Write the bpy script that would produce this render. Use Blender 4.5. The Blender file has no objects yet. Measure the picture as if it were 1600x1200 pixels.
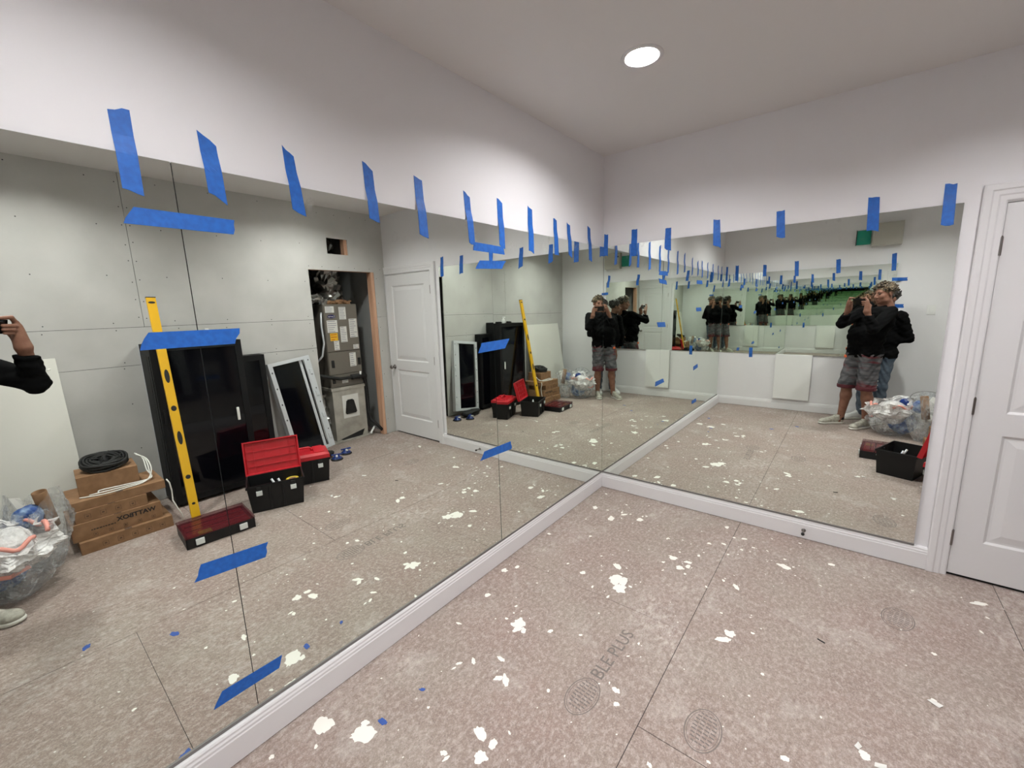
import bpy, bmesh, math, random
import numpy as np
from mathutils import Vector, Matrix

scene = bpy.context.scene
COL = scene.collection
R = math.radians
# ------------------------------------------------------------------ camera
CAM = np.array([1.6392, -3.2754, 1.605])
c_r = np.array([0.78235, 0.62205, -0.03149])
c_u = np.array([-0.08647, 0.15855, 0.98356])
c_f = np.array([-0.61681, 0.76676, -0.17783])
cam_data = bpy.data.cameras.new('camera')
cam_data.sensor_fit = 'HORIZONTAL'
cam_data.sensor_width = 36.0
cam_data.lens = 659.84 / 1600 * 36.0
cam_data.clip_start = 0.01
cam_data.clip_end = 50
cam = bpy.data.objects.new('camera', cam_data)
COL.objects.link(cam)
cam.matrix_world = Matrix(((c_r[0], c_u[0], -c_f[0], CAM[0]), (c_r[1], c_u[1], -c_f[1], CAM[1]),
                           (c_r[2], c_u[2], -c_f[2], CAM[2]), (0, 0, 0, 1)))
scene.camera = cam
# ------------------------------------------------------------------ world, exposure
world = bpy.data.worlds.new('world')
scene.world = world
world.use_nodes = True
world.node_tree.nodes['Background'].inputs[0].default_value = (0.02, 0.02, 0.02, 1)
world.node_tree.nodes['Background'].inputs[1].default_value = 1.0
scene.view_settings.view_transform = 'Standard'
scene.view_settings.look = 'None'
scene.view_settings.exposure = 2.25
scene.view_settings.gamma = 1.0
scene.view_settings.use_curve_mapping = False
LAMP_STRENGTH = 150.0
LAMP_COLOR = (1.0, 0.985, 0.98)
try:
    scene.cycles.max_bounces = 24
    scene.cycles.diffuse_bounces = 6
    scene.cycles.glossy_bounces = 20
    scene.cycles.transparent_max_bounces = 16
    scene.cycles.sample_clamp_indirect = 6.0
except Exception:
    pass

# ------------------------------------------------------------------ room numbers
ZC = 2.7525                       # ceiling
ZB, ZT = 0.1405, 2.0663           # mirror bottom, top
A_W, A_E, A_S = R(0.201), R(-0.569), R(-0.387)
XE, YS = 3.0745, -4.2154
GAP = 0.012                       # mirror face to wall plaster
def Wp(s, z, off=0.0):            # west wall: s metres from the corner
    return Vector((s*math.sin(A_W) + off*math.cos(A_W), -s*math.cos(A_W) + off*math.sin(A_W), z))
def Np(s, z, off=0.0):
    return Vector((s, -off, z))
def Ep(s, z, off=0.0):
    return Vector((XE + s*math.sin(A_E) - off*math.cos(A_E), -s*math.cos(A_E) - off*math.sin(A_E), z))
def Sp(s, z, off=0.0):
    return Vector((s*math.cos(A_S) - off*math.sin(A_S), YS + s*math.sin(A_S) + off*math.cos(A_S), z))

# ------------------------------------------------------------------ materials
def mat(name, col, rough=0.6, metal=0.0, spec=0.5, emis=None, alpha=1.0, trans=0.0, coat=0.0):
    m = bpy.data.materials.new(name)
    m.use_nodes = True
    b = m.node_tree.nodes['Principled BSDF']
    b.inputs['Base Color'].default_value = (*col, 1)
    b.inputs['Roughness'].default_value = rough
    b.inputs['Metallic'].default_value = metal
    b.inputs['Specular IOR Level'].default_value = spec
    b.inputs['Alpha'].default_value = alpha
    b.inputs['Transmission Weight'].default_value = trans
    b.inputs['Coat Weight'].default_value = coat
    if emis:
        b.inputs['Emission Color'].default_value = (*emis[0], 1)
        b.inputs['Emission Strength'].default_value = emis[1]
    return m
def nodes(m):
    return m.node_tree.nodes, m.node_tree.links, m.node_tree.nodes['Principled BSDF']
def add_bump(m, scale, strength, detail=4, dist=0.002, stretch=None):
    n, l, b = nodes(m)
    tc = n.new('ShaderNodeTexCoord'); no = n.new('ShaderNodeTexNoise'); bp = n.new('ShaderNodeBump')
    no.inputs['Scale'].default_value = scale; no.inputs['Detail'].default_value = detail
    bp.inputs['Strength'].default_value = strength; bp.inputs['Distance'].default_value = dist
    if stretch:
        mp = n.new('ShaderNodeMapping'); mp.inputs['Scale'].default_value = stretch
        l.new(tc.outputs['Object'], mp.inputs['Vector']); l.new(mp.outputs['Vector'], no.inputs['Vector'])
    else:
        l.new(tc.outputs['Object'], no.inputs['Vector'])
    l.new(no.outputs['Fac'], bp.inputs['Height']); l.new(bp.outputs['Normal'], b.inputs['Normal'])
def add_var(m, c1, c2, scale, detail=5, lo=0.35, hi=0.65, stretch=None, rot=None):
    n, l, b = nodes(m)
    tc = n.new('ShaderNodeTexCoord'); no = n.new('ShaderNodeTexNoise'); cr = n.new('ShaderNodeValToRGB')
    no.inputs['Scale'].default_value = scale; no.inputs['Detail'].default_value = detail
    cr.color_ramp.elements[0].position = lo; cr.color_ramp.elements[0].color = (*c1, 1)
    cr.color_ramp.elements[1].position = hi; cr.color_ramp.elements[1].color = (*c2, 1)
    mp = n.new('ShaderNodeMapping')
    if stretch: mp.inputs['Scale'].default_value = stretch
    if rot: mp.inputs['Rotation'].default_value = rot
    l.new(tc.outputs['Object'], mp.inputs['Vector']); l.new(mp.outputs['Vector'], no.inputs['Vector'])
    l.new(no.outputs['Fac'], cr.inputs['Fac']); l.new(cr.outputs['Color'], b.inputs['Base Color'])
    return cr

M = {}
M['wall'] = mat('painted_wall', (0.765, 0.755, 0.775), 0.55); add_bump(M['wall'], 260, 0.12, 3, 0.001)
M['ceiling'] = mat('ceiling_paint', (0.72, 0.70, 0.69), 0.8); add_bump(M['ceiling'], 200, 0.1, 3, 0.001)
M['trimw'] = mat('white_trim_paint', (0.74, 0.73, 0.745), 0.34)
M['doorw'] = mat('white_door_paint', (0.72, 0.715, 0.725), 0.4); add_bump(M['doorw'], 90, 0.06, 4, 0.001, (1, 1, .12))
M['drywall'] = mat('grey_drywall_paper', (0.60, 0.595, 0.575), 0.75)
add_var(M['drywall'], (0.475, 0.465, 0.447), (0.535, 0.525, 0.507), 3.0, 6)
M['gypsum'] = mat('gypsum_edge', (0.8, 0.79, 0.77), 0.8)
M['dark_gap'] = mat('dark_gap', (0.02, 0.02, 0.02), 0.9)
M['screw'] = mat('screw_head', (0.03, 0.03, 0.03), 0.5)
M['wood'] = mat('stud_wood', (0.55, 0.30, 0.19), 0.7); add_var(M['wood'], (0.50, 0.27, 0.17), (0.66, 0.40, 0.27), 30, 4, stretch=(1, 1, .06))
M['closet'] = mat('closet_dark_wall', (0.035, 0.033, 0.032), 0.6); add_var(M['closet'], (0.02, 0.02, 0.02), (0.10, 0.10, 0.10), 9, 6, .45, .75)  # closet walls coloured near black, mottled to dark grey
M['closet_grey'] = mat('closet_grey_board', (0.33, 0.33, 0.33), 0.8)
M['nickel'] = mat('satin_nickel', (0.28, 0.26, 0.25), 0.32, 1.0)
M['black'] = mat('black_plastic', (0.007, 0.007, 0.008), 0.45, spec=.35); add_bump(M['black'], 120, 0.15, 3, 0.001)
M['rubber'] = mat('black_rubber', (0.01, 0.01, 0.01), 0.7)
M['blackmetal'] = mat('black_powder_coat', (0.006, 0.006, 0.007), 0.55, spec=.25)
M['blackglass'] = mat('smoked_black_glass', (0.003, 0.003, 0.005), 0.06, 0, 0.35)
M['bluefilm'] = mat('blue_protective_film', (0.004, 0.006, 0.16), 0.12)
M['red'] = mat('red_plastic', (0.52, 0.012, 0.022), 0.38); add_bump(M['red'], 140, 0.08, 3, 0.001)
M['latch'] = mat('pale_latch', (0.72, 0.74, 0.74), 0.3)
M['clear_red'] = mat('smoky_red_lid', (0.10, 0.02, 0.026), 0.10, alpha=0.5)
M['yellow'] = mat('yellow_aluminium', (0.75, 0.42, 0.012), 0.36)
M['yellowpl'] = mat('yellow_clip', (0.75, 0.55, 0.05), 0.4)
M['greyframe'] = mat('pale_grey_metal', (0.62, 0.64, 0.67), 0.4, 0.2)
M['card'] = mat('cardboard', (0.28, 0.15, 0.075), 0.8); add_var(M['card'], (0.235, 0.125, 0.06), (0.30, 0.165, 0.085), 18, 5)
M['ink'] = mat('black_ink', (0.015, 0.013, 0.012), 0.7)
M['inkfaint'] = mat('faded_brown_ink', (0.11, 0.06, 0.035), 0.8)
M['stampink'] = mat('faded_grey_stamp', (0.175, 0.15, 0.14), 0.9)
M['whiteplastic'] = mat('white_plastic', (0.78, 0.78, 0.77), 0.35)
M['whitecable'] = mat('white_cable', (0.75, 0.74, 0.70), 0.5)
M['board'] = mat('off_white_board', (0.70, 0.69, 0.64), 0.6)
M['taupe'] = mat('taupe_cabinet', (0.175, 0.155, 0.13), 0.45, 0.1)
M['galv'] = mat('galvanised_duct_board', (0.46, 0.43, 0.38), 0.5, 0.25); add_var(M['galv'], (0.36, 0.34, 0.30), (0.52, 0.49, 0.44), 7, 5)
M['foil'] = mat('crinkled_foil', (0.36, 0.355, 0.34), 0.3, 1.0)
M['paper'] = mat('label_paper', (0.72, 0.71, 0.68), 0.6)
M['yellowlabel'] = mat('yellow_warning_label', (0.85, 0.50, 0.02), 0.5)
M['orangeink'] = mat('orange_print', (0.55, 0.13, 0.01), 0.6)
M['greyink'] = mat('grey_print', (0.30, 0.30, 0.34), 0.7)
M['navy'] = mat('navy_badge', (0.012, 0.012, 0.10), 0.3)
M['blueplastic'] = mat('blue_plastic', (0.01, 0.035, 0.19), 0.3)
M['splat'] = mat('dried_white_paint', (0.83, 0.81, 0.76), 0.55); add_bump(M['splat'], 80, 0.3, 4, 0.001)
M['bluescrap'] = mat('blue_scrap', (0.03, 0.09, 0.36), 0.6)
M['panelgrey'] = mat('breaker_box_grey', (0.44, 0.425, 0.38), 0.45)
M['teal'] = mat('teal_plastic', (0.0, 0.26, 0.17), 0.4)
M['baffle'] = mat('white_baffle', (0.80, 0.79, 0.77), 0.4)
M['lens'] = mat('lit_diffuser', (1, 1, 1), 0.5, emis=(LAMP_COLOR, LAMP_STRENGTH))
M['phone'] = mat('phone_black', (0.006, 0.006, 0.007), 0.15)
M['screen'] = mat('phone_screen', (0.01, 0.01, 0.012), 0.08)
# masking tape
M['tape'] = mat('blue_masking_tape', (0.013, 0.125, 0.62), 0.55)
add_var(M['tape'], (0.008, 0.098, 0.41), (0.011, 0.128, 0.51), 60, 4); add_bump(M['tape'], 500, 0.2, 2, 0.0008)
# mirror
mm = bpy.data.materials.new('silvered_mirror'); mm.use_nodes = True
nt = mm.node_tree; nt.nodes.clear()
o_ = nt.nodes.new('ShaderNodeOutputMaterial'); g_ = nt.nodes.new('ShaderNodeBsdfGlossy')
g_.inputs['Color'].default_value = (0.855, 0.90, 0.845, 1); g_.inputs['Roughness'].default_value = 0.0
ge_ = nt.nodes.new('ShaderNodeNewGeometry'); sx_ = nt.nodes.new('ShaderNodeSeparateXYZ'); nt.links.new(ge_.outputs['Position'], sx_.inputs[0])
mr_ = nt.nodes.new('ShaderNodeMapRange'); mr_.inputs['From Min'].default_value = 1.88; mr_.inputs['From Max'].default_value = 2.0; nt.links.new(sx_.outputs['Z'], mr_.inputs['Value'])
ns_ = nt.nodes.new('ShaderNodeTexNoise'); ns_.inputs['Scale'].default_value = 5.5; ns_.inputs['Detail'].default_value = 7; ns_.inputs['Roughness'].default_value = .68; nt.links.new(ge_.outputs['Position'], ns_.inputs['Vector'])
m2_ = nt.nodes.new('ShaderNodeMapRange'); m2_.inputs['From Min'].default_value = .60; m2_.inputs['From Max'].default_value = .78; m2_.inputs['To Max'].default_value = .5; nt.links.new(ns_.outputs['Fac'], m2_.inputs['Value'])
mu_ = nt.nodes.new('ShaderNodeMath'); mu_.operation = 'MULTIPLY'; nt.links.new(mr_.outputs['Result'], mu_.inputs[0]); nt.links.new(m2_.outputs['Result'], mu_.inputs[1])
df_ = nt.nodes.new('ShaderNodeBsdfDiffuse'); df_.inputs['Color'].default_value = (.7, .7, .68, 1); mx_ = nt.nodes.new('ShaderNodeMixShader')
nt.links.new(mu_.outputs[0], mx_.inputs[0]); nt.links.new(g_.outputs[0], mx_.inputs[1]); nt.links.new(df_.outputs[0], mx_.inputs[2])
nt.links.new(mx_.outputs[0], o_.inputs[0]); M['mirror'] = mm
M['mirredge'] = mat('mirror_edge', (0.07, 0.09, 0.08), 0.25)
M['backing'] = mat('mirror_back_paint', (0.05, 0.05, 0.045), 0.7)

# floor covering paper
fm = mat('construction_floor_paper', (0.36, 0.30, 0.27), 0.78); M['floor'] = fm
n, l, b = nodes(fm)
geo = n.new('ShaderNodeNewGeometry')
def noise(scale, detail, rough=0.55, stretch=None, rot=0, off=0):
    mp = n.new('ShaderNodeMapping'); mp.inputs['Location'].default_value = (off, off*.7, 0)
    if stretch: mp.inputs['Scale'].default_value = stretch
    mp.inputs['Rotation'].default_value = (0, 0, rot)
    no = n.new('ShaderNodeTexNoise'); no.inputs['Scale'].default_value = scale; no.inputs['Detail'].default_value = detail
    no.inputs['Roughness'].default_value = rough
    l.new(geo.outputs['Position'], mp.inputs['Vector']); l.new(mp.outputs['Vector'], no.inputs['Vector'])
    return no.outputs['Fac']
def ramp(src, p0, p1, c0=(0, 0, 0), c1=(1, 1, 1)):
    cr = n.new('ShaderNodeValToRGB'); e = cr.color_ramp.elements
    e[0].position, e[1].position = p0, p1; e[0].color = (*c0, 1); e[1].color = (*c1, 1)
    l.new(src, cr.inputs['Fac']); return cr.outputs['Color']
def mixc(fac, a, c, mode='MIX', k=None):
    mx = n.new('ShaderNodeMix'); mx.data_type = 'RGBA'; mx.blend_type = mode
    if fac is None: mx.inputs['Factor'].default_value = k
    else: l.new(fac, mx.inputs['Factor'])
    for s, v in ((6, a), (7, c)):
        if isinstance(v, tuple): mx.inputs[s].default_value = (*v, 1)
        else: l.new(v, mx.inputs[s])
    return mx.outputs[2]
def mulf(a, c):
    k = n.new('ShaderNodeMath'); k.operation = 'MULTIPLY'; l.new(a, k.inputs[0])
    if isinstance(c, float): k.inputs[1].default_value = c
    else: l.new(c, k.inputs[1])
    return k.outputs[0]
base = ramp(noise(1.7, 5), 0.32, 0.68, (0.278, 0.198, 0.174), (0.292, 0.244, 0.209))
base = mixc(ramp(noise(5.0, 6, .65, off=7), 0.48, 0.72), base, (0.245, 0.185, 0.160))
base = mixc(mulf(ramp(noise(58, 6, .75, (1, .62, 1), .2), 0.47, 0.66), 0.85), base, (0.50, 0.42, 0.385))
base = mixc(mulf(ramp(noise(70, 6, .8, (.6, 1, 1), 1.2, 3), 0.52, 0.70), 0.85), base, (0.150, 0.112, 0.098))
base = mixc(mulf(ramp(noise(24, 6, .75, (1, .6, 1), 1.9, 43), 0.56, 0.70), 0.5), base, (0.17, 0.13, 0.115))
base = mixc(mulf(ramp(noise(2.6, 8, .72, (1, 1, 1), 0, 11), 0.56, 0.76), 0.55), base, (0.60, 0.555, 0.52))
base = mixc(mulf(ramp(noise(9, 8, .75, (1, .4, 1), .7, 21), 0.60, 0.70), 0.5), base, (0.62, 0.575, 0.54))
base = mixc(mulf(ramp(noise(160, 4, .8, (1, .8, 1), .4, 51), 0.52, 0.66), 0.55), base, (0.56, 0.48, 0.445))
base = mixc(mulf(ramp(noise(140, 4, .8, (.8, 1, 1), 2.4, 61), 0.55, 0.68), 0.55), base, (0.13, 0.098, 0.086))
base = mixc(mulf(mulf(ramp(noise(1.1, 6, .7, (1, 1, 1), 0, 71), 0.50, 0.66), ramp(noise(34, 6, .8, (1, .5, 1), .8, 81), .45, .68)), 0.75), base, (0.66, 0.61, 0.575))
# fine droplets of paint
vor = n.new('ShaderNodeTexVoronoi'); vor.inputs['Scale'].default_value = 26; vor.inputs['Randomness'].default_value = 1
vmap = n.new('ShaderNodeMapping'); vmap.inputs['Scale'].default_value = (1, .8, 1)
wob = noise(60, 3, off=5)
l.new(geo.outputs['Position'], vmap.inputs['Vector']); l.new(vmap.outputs['Vector'], vor.inputs['Vector'])
ad = n.new('ShaderNodeMath'); ad.operation = 'MULTIPLY_ADD'; ad.inputs[1].default_value = 0.25; l.new(wob, ad.inputs[0]); l.new(vor.outputs['Distance'], ad.inputs[2])
dots = ramp(ad.outputs[0], 0.20, 0.225, (1, 1, 1), (0, 0, 0))
sep = n.new('ShaderNodeSeparateColor'); l.new(vor.outputs['Color'], sep.inputs[0])
rare = ramp(sep.outputs[0], 0.78, 0.80)
base = mixc(mulf(mulf(dots, rare), ramp(noise(1.3, 3, off=31), .40, .55)), base, (0.80, 0.775, 0.735))
l.new(base, b.inputs['Base Color'])
bp = n.new('ShaderNodeBump'); bp.inputs['Strength'].default_value = 0.25; bp.inputs['Distance'].default_value = 0.002
l.new(noise(60, 6), bp.inputs['Height']); l.new(bp.outputs['Normal'], b.inputs['Normal'])

# thin translucent plastic bag
def bagmat(name, tint, a0, a1):
    m = mat(name, tint, 0.16); add_bump(m, 16, 1.0, 6, 0.03)
    n_, l_, b_ = nodes(m); tc = n_.new('ShaderNodeTexCoord'); mp = n_.new('ShaderNodeMapping'); mp.inputs['Scale'].default_value = (1, 1, .35)
    no = n_.new('ShaderNodeTexNoise'); no.inputs['Scale'].default_value = 15; no.inputs['Detail'].default_value = 7; no.inputs['Roughness'].default_value = .7
    mr = n_.new('ShaderNodeMapRange'); mr.inputs['From Min'].default_value = .38; mr.inputs['From Max'].default_value = .66; mr.inputs['To Min'].default_value = a0; mr.inputs['To Max'].default_value = a1
    l_.new(tc.outputs['Object'], mp.inputs['Vector']); l_.new(mp.outputs['Vector'], no.inputs['Vector']); l_.new(no.outputs['Fac'], mr.inputs['Value']); l_.new(mr.outputs['Result'], b_.inputs['Alpha'])
    return m
M['bagclear'] = bagmat('clear_plastic_film', (0.62, 0.64, 0.66), 0.06, 0.55)
M['bagwhite'] = bagmat('white_plastic_film', (0.80, 0.78, 0.78), 0.75, 1.0)
M['bagpink'] = mat('pink_drawstring', (0.85, 0.36, 0.30), 0.4)
M['rag'] = mat('blue_rag', (0.06, 0.16, 0.42), 0.7); add_var(M['rag'], (0.02, 0.07, 0.28), (0.35, 0.48, 0.68), 18, 4)
# people
M['skin'] = mat('skin', (0.50, 0.27, 0.19), 0.5, spec=0.35); add_var(M['skin'], (0.20, 0.088, 0.058), (0.25, 0.12, 0.08), 25, 3)
M['hair'] = mat('curly_brown_hair', (0.12, 0.08, 0.05), 0.55); add_var(M['hair'], (0.022, 0.014, 0.009), (0.24, 0.175, 0.105), 60, 3, .46, .66)
M['hairdark'] = mat('dark_hair', (0.018, 0.014, 0.012), 0.5)
M['beard'] = mat('trimmed_beard', (0.10, 0.06, 0.042), 0.7)
M['eye'] = mat('eye', (0.06, 0.04, 0.03), 0.15)
M['sweater'] = mat('black_knit', (0.0028, 0.0028, 0.0032), 0.95, spec=.1); add_bump(M['sweater'], 22, 0.5, 4, 0.01)
M['jeans'] = mat('blue_grey_denim', (0.09, 0.125, 0.17), 0.8); add_var(M['jeans'], (0.035, 0.055, 0.085), (0.10, 0.13, 0.17), 12, 5)
M['sock'] = mat('black_sock', (0.012, 0.012, 0.014), 0.9)
M['sneaker'] = mat('beige_sneaker', (0.52, 0.49, 0.42), 0.6); add_var(M['sneaker'], (0.30, 0.285, 0.245), (0.46, 0.44, 0.38), 40, 3)
M['solew'] = mat('pale_sole', (0.66, 0.65, 0.60), 0.55)
M['whiteshoe'] = mat('white_shoe', (0.72, 0.72, 0.71), 0.5)
M['orange'] = mat('orange_tag', (0.85, 0.16, 0.05), 0.5)
sh = mat('grey_red_plaid', (0.2, 0.2, 0.22), 0.8); M['plaid'] = sh
n, l, b = nodes(sh)
geo = n.new('ShaderNodeNewGeometry')
c1 = ramp(noise(14, 3, .5, (.5, .5, 1.6), 0), .38, .62, (0.040, 0.040, 0.047), (0.125, 0.12, 0.13))
c1 = mixc(ramp(noise(9, 3, .5, (.35, .35, 1.8), .3, 4), .55, .63), c1, (0.10, 0.013, 0.02))
l.new(c1, b.inputs['Base Color'])
M['hem'] = mat('dark_red_hem', (0.085, 0.010, 0.016), 0.8)

# ------------------------------------------------------------------ mesh helpers
def obj(name, data, m=None, parent=None, smooth=False, label=None, cat=None, group=None, kind=None):
    """data: bmesh or mesh -> one linked mesh object"""
    if isinstance(data, bmesh.types.BMesh):
        me = bpy.data.meshes.new(name); data.normal_update(); data.to_mesh(me); data.free()
    else:
        me = data
    if m is not None and len(me.materials) == 0:
        for k in (m if isinstance(m, (list, tuple)) else [m]): me.materials.append(k)
    if smooth:
        for p in me.polygons: p.use_smooth = True
    o = bpy.data.objects.new(name, me); COL.objects.link(o)
    if parent is not None: o.parent = parent
    tag(o, label, cat, group, kind)
    return o
def tag(o, label=None, cat=None, group=None, kind=None):
    if label: o['label'] = label
    if cat: o['category'] = cat
    if group: o['group'] = group
    if kind: o['kind'] = kind
    return o
def thing(name, label, cat, loc=(0, 0, 0), rz=0.0, group=None, rot=None):
    o = bpy.data.objects.new(name, None); COL.objects.link(o)
    o.location = loc; o.rotation_euler = rot if rot else (0, 0, rz)
    o.empty_display_size = 0.05
    return tag(o, label, cat, group)
def hexa(bm, P, mi=0):
    """8 points: bottom 4 ccw, top 4 ccw"""
    v = [bm.verts.new(p) for p in P]
    for f in ((3, 2, 1, 0), (4, 5, 6, 7), (0, 1, 5, 4), (1, 2, 6, 5), (2, 3, 7, 6), (3, 0, 4, 7)):
        fc = bm.faces.new([v[i] for i in f]); fc.material_index = mi
    return v
def bx(x0, x1, y0, y1, z0, z1, bm=None, mi=0, bev=0):
    bm2 = bm if bm is not None else bmesh.new()
    v = hexa(bm2, [(x0, y0, z0), (x1, y0, z0), (x1, y1, z0), (x0, y1, z0), (x0, y0, z1), (x1, y0, z1), (x1, y1, z1), (x0, y1, z1)], mi)
    if bev:
        es = list({e for q in v for e in q.link_edges})
        bmesh.ops.bevel(bm2, geom=es, offset=bev, segments=2, affect='EDGES', profile=0.6)
    return bm2
def wallbox(F, s0, s1, z0, z1, o0, o1, bm=None, bev=0):
    bm2 = bm if bm is not None else bmesh.new()
    v = hexa(bm2, [F(s0, z0, o0), F(s1, z0, o0), F(s1, z0, o1), F(s0, z0, o1), F(s0, z1, o0), F(s1, z1, o0), F(s1, z1, o1), F(s0, z1, o1)])
    if bev:
        es = list({e for q in v for e in q.link_edges})
        bmesh.ops.bevel(bm2, geom=es, offset=bev, segments=2, affect='EDGES', profile=0.6)
    bmesh.ops.recalc_face_normals(bm2, faces=bm2.faces)
    return bm2
def prism(pts2, f0, f1, bm=None):
    """extrude a 2-D outline; f0/f1 map (a,b)->point at both ends"""
    bm2 = bm if bm is not None else bmesh.new()
    A = [bm2.verts.new(f0(*p)) for p in pts2]; B = [bm2.verts.new(f1(*p)) for p in pts2]
    k = len(pts2)
    bm2.faces.new(A[::-1]); bm2.faces.new(B)
    for i in range(k): bm2.faces.new((A[i], A[(i+1) % k], B[(i+1) % k], B[i]))
    bmesh.ops.recalc_face_normals(bm2, faces=bm2.faces)
    return bm2
def tube(path, rad, seg=8, bm=None, closed=False, cap=True):
    bm2 = bm if bm is not None else bmesh.new()
    P = [Vector(p) for p in path]; k = len(P); rings = []; up = None
    for i, p in enumerate(P):
        a = P[i-1] if (i > 0 or closed) else P[i]; c = P[(i+1) % k] if (i < k-1 or closed) else P[i]
        t = (c-a).normalized()
        if up is None:
            up = Vector((0, 0, 1)) if abs(t.z) < .9 else Vector((1, 0, 0))
        s = t.cross(up).normalized(); up = s.cross(t).normalized()
        r = rad[i] if isinstance(rad, (list, tuple)) else rad
        rings.append([bm2.verts.new(p + (s*math.cos(2*math.pi*j/seg) + up*math.sin(2*math.pi*j/seg))*r) for j in range(seg)])
    for i in range(k if closed else k-1):
        A, B = rings[i], rings[(i+1) % k]
        for j in range(seg): bm2.faces.new((A[j], A[(j+1) % seg], B[(j+1) % seg], B[j]))
    if cap and not closed:
        bm2.faces.new(rings[0][::-1]); bm2.faces.new(rings[-1])
    bmesh.ops.recalc_face_normals(bm2, faces=bm2.faces)
    return bm2
def lathe(prof, seg=24, axis='z', bm=None, loc=(0, 0, 0), cap=True):
    bm2 = bm if bm is not None else bmesh.new(); rings = []
    L = Vector(loc)
    for r, h in prof:
        ring = []
        for j in range(seg):
            a = 2*math.pi*j/seg; x, y = r*math.cos(a), r*math.sin(a)
            v = {'z': (x, y, h), 'y': (x, h, y), 'x': (h, x, y)}[axis]
            ring.append(bm2.verts.new(L + Vector(v)))
        rings.append(ring)
    for A, B in zip(rings[:-1], rings[1:]):
        for j in range(seg): bm2.faces.new((A[j], A[(j+1) % seg], B[(j+1) % seg], B[j]))
    if cap:
        if prof[0][0] > 1e-5: bm2.faces.new(rings[0][::-1])
        if prof[-1][0] > 1e-5: bm2.faces.new(rings[-1])
    bmesh.ops.remove_doubles(bm2, verts=bm2.verts, dist=1e-6)
    bmesh.ops.recalc_face_normals(bm2, faces=bm2.faces)
    return bm2
def text_mesh(s, size, extrude=0.0003, align='CENTER', bold=0.0):
    cu = bpy.data.curves.new('lettering', 'FONT'); cu.body = s; cu.size = size; cu.extrude = extrude; cu.offset = bold
    cu.align_x = align; cu.align_y = 'CENTER'; cu.resolution_u = 3
    o = bpy.data.objects.new('lettering', cu); COL.objects.link(o)
    dg = bpy.context.evaluated_depsgraph_get()
    me = bpy.data.meshes.new_from_object(o.evaluated_get(dg))
    bpy.data.objects.remove(o); bpy.data.curves.remove(cu)
    me.materials.clear()
    return me
def place(o, xaxis, yaxis, origin):
    x = Vector(xaxis).normalized(); y = Vector(yaxis).normalized(); z = x.cross(y)
    o.matrix_local = Matrix(((x[0], y[0], z[0], origin[0]), (x[1], y[1], z[1], origin[1]), (x[2], y[2], z[2], origin[2]), (0, 0, 0, 1)))
    return o
rng = random.Random(7)

# ================================================================== SETTING
floor = obj('floor', bx(-0.25, 4.3, YS-0.3, 0.35, -0.12, -0.002), M['dark_gap'], kind='structure')
xs = [(-0.02, 1.1245), (1.1275, 2.378), (2.381, 4.2)]
ys = [[(0.02, -1.337), (-1.339, -3.02), (-3.022, YS-.01)], [(0.02, -1.930), (-1.933, YS-.01)], [(0.02, -2.44), (-2.442, YS-.01)]]
for (x0, x1), rows in zip(xs, ys):
    for (y0, y1) in rows:
        obj('paper_sheet', bx(x0, x1, y1, y0, -0.002, 0.0), M['floor'], floor)
LAMPS = [(0.756, -1.12), (2.32, -1.12), (0.92, -3.05), (2.26, -3.05)]
CAN_R, SQ = .076, .15
def ceiling_mesh():
    bm = bmesh.new()
    gy = [YS-.3, LAMPS[2][1]-SQ, LAMPS[2][1]+SQ, LAMPS[0][1]-SQ, LAMPS[0][1]+SQ, .35]
    for j in range(5):
        row = {1: LAMPS[2:], 3: LAMPS[:2]}.get(j, [])
        gx = [-.25] + [v for q in row for v in (q[0]-SQ, q[0]+SQ)] + [4.3]
        for i in range(len(gx)-1):
            if row and i in (1, 3):
                cx, cy = (gx[i]+gx[i+1])/2, (gy[j]+gy[j+1])/2; k = 40; inn = []; out = []
                for q in range(k):
                    a = 2*math.pi*q/k; c_, s_ = math.cos(a), math.sin(a); m_ = max(abs(c_), abs(s_))
                    inn.append(bm.verts.new((cx+CAN_R*c_, cy+CAN_R*s_, ZC))); out.append(bm.verts.new((cx+SQ*c_/m_, cy+SQ*s_/m_, ZC)))
                for q in range(k): bm.faces.new((inn[q], inn[(q+1) % k], out[(q+1) % k], out[q]))
            else:
                bm.faces.new([bm.verts.new(p) for p in ((gx[i], gy[j], ZC), (gx[i], gy[j+1], ZC), (gx[i+1], gy[j+1], ZC), (gx[i+1], gy[j], ZC))])
    bmesh.ops.remove_doubles(bm, verts=bm.verts, dist=1e-5)
    bx(-.25, 4.3, YS-.3, .35, ZC+.09, ZC+.13, bm)
    return bm
ceiling = obj('ceiling', ceiling_mesh(), M['ceiling'], kind='structure')
def plasterW(s): return -.0012 - .0029*max(0.0, s) if s < 1.4 else -.0053 - .0081*(s-1.4)
bmw = bmesh.new()
prism([(-.3, -.16), (4.5, -.16), (4.5, plasterW(4.5)), (1.4, plasterW(1.4)), (-.3, plasterW(0))], lambda a, o: Wp(a, -.05, o), lambda a, o: Wp(a, ZC, o), bmw)
bmesh.ops.recalc_face_normals(bmw, faces=bmw.faces)
ww = obj('wall_west', bmw, M['wall'], kind='structure')
DX0, DX1, DZ1 = 2.195, 3.055, 2.038     # door leaf
bmn = wallbox(Np, -0.3, DX0-0.012, -0.05, ZC, -0.13, -GAP)
wallbox(Np, DX0-0.012, 3.45, DZ1+0.012, ZC, -0.13, -GAP, bmn)
wallbox(Np, DX1+0.012, 3.45, -0.05, DZ1+0.012, -0.13, -GAP, bmn)
obj('wall_north', bmn, M['wall'], kind='structure')
ws = obj('wall_south', wallbox(Sp, -0.3, 3.45, -0.05, ZC, -0.13, 0.0), M['wall'], kind='structure')
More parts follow.
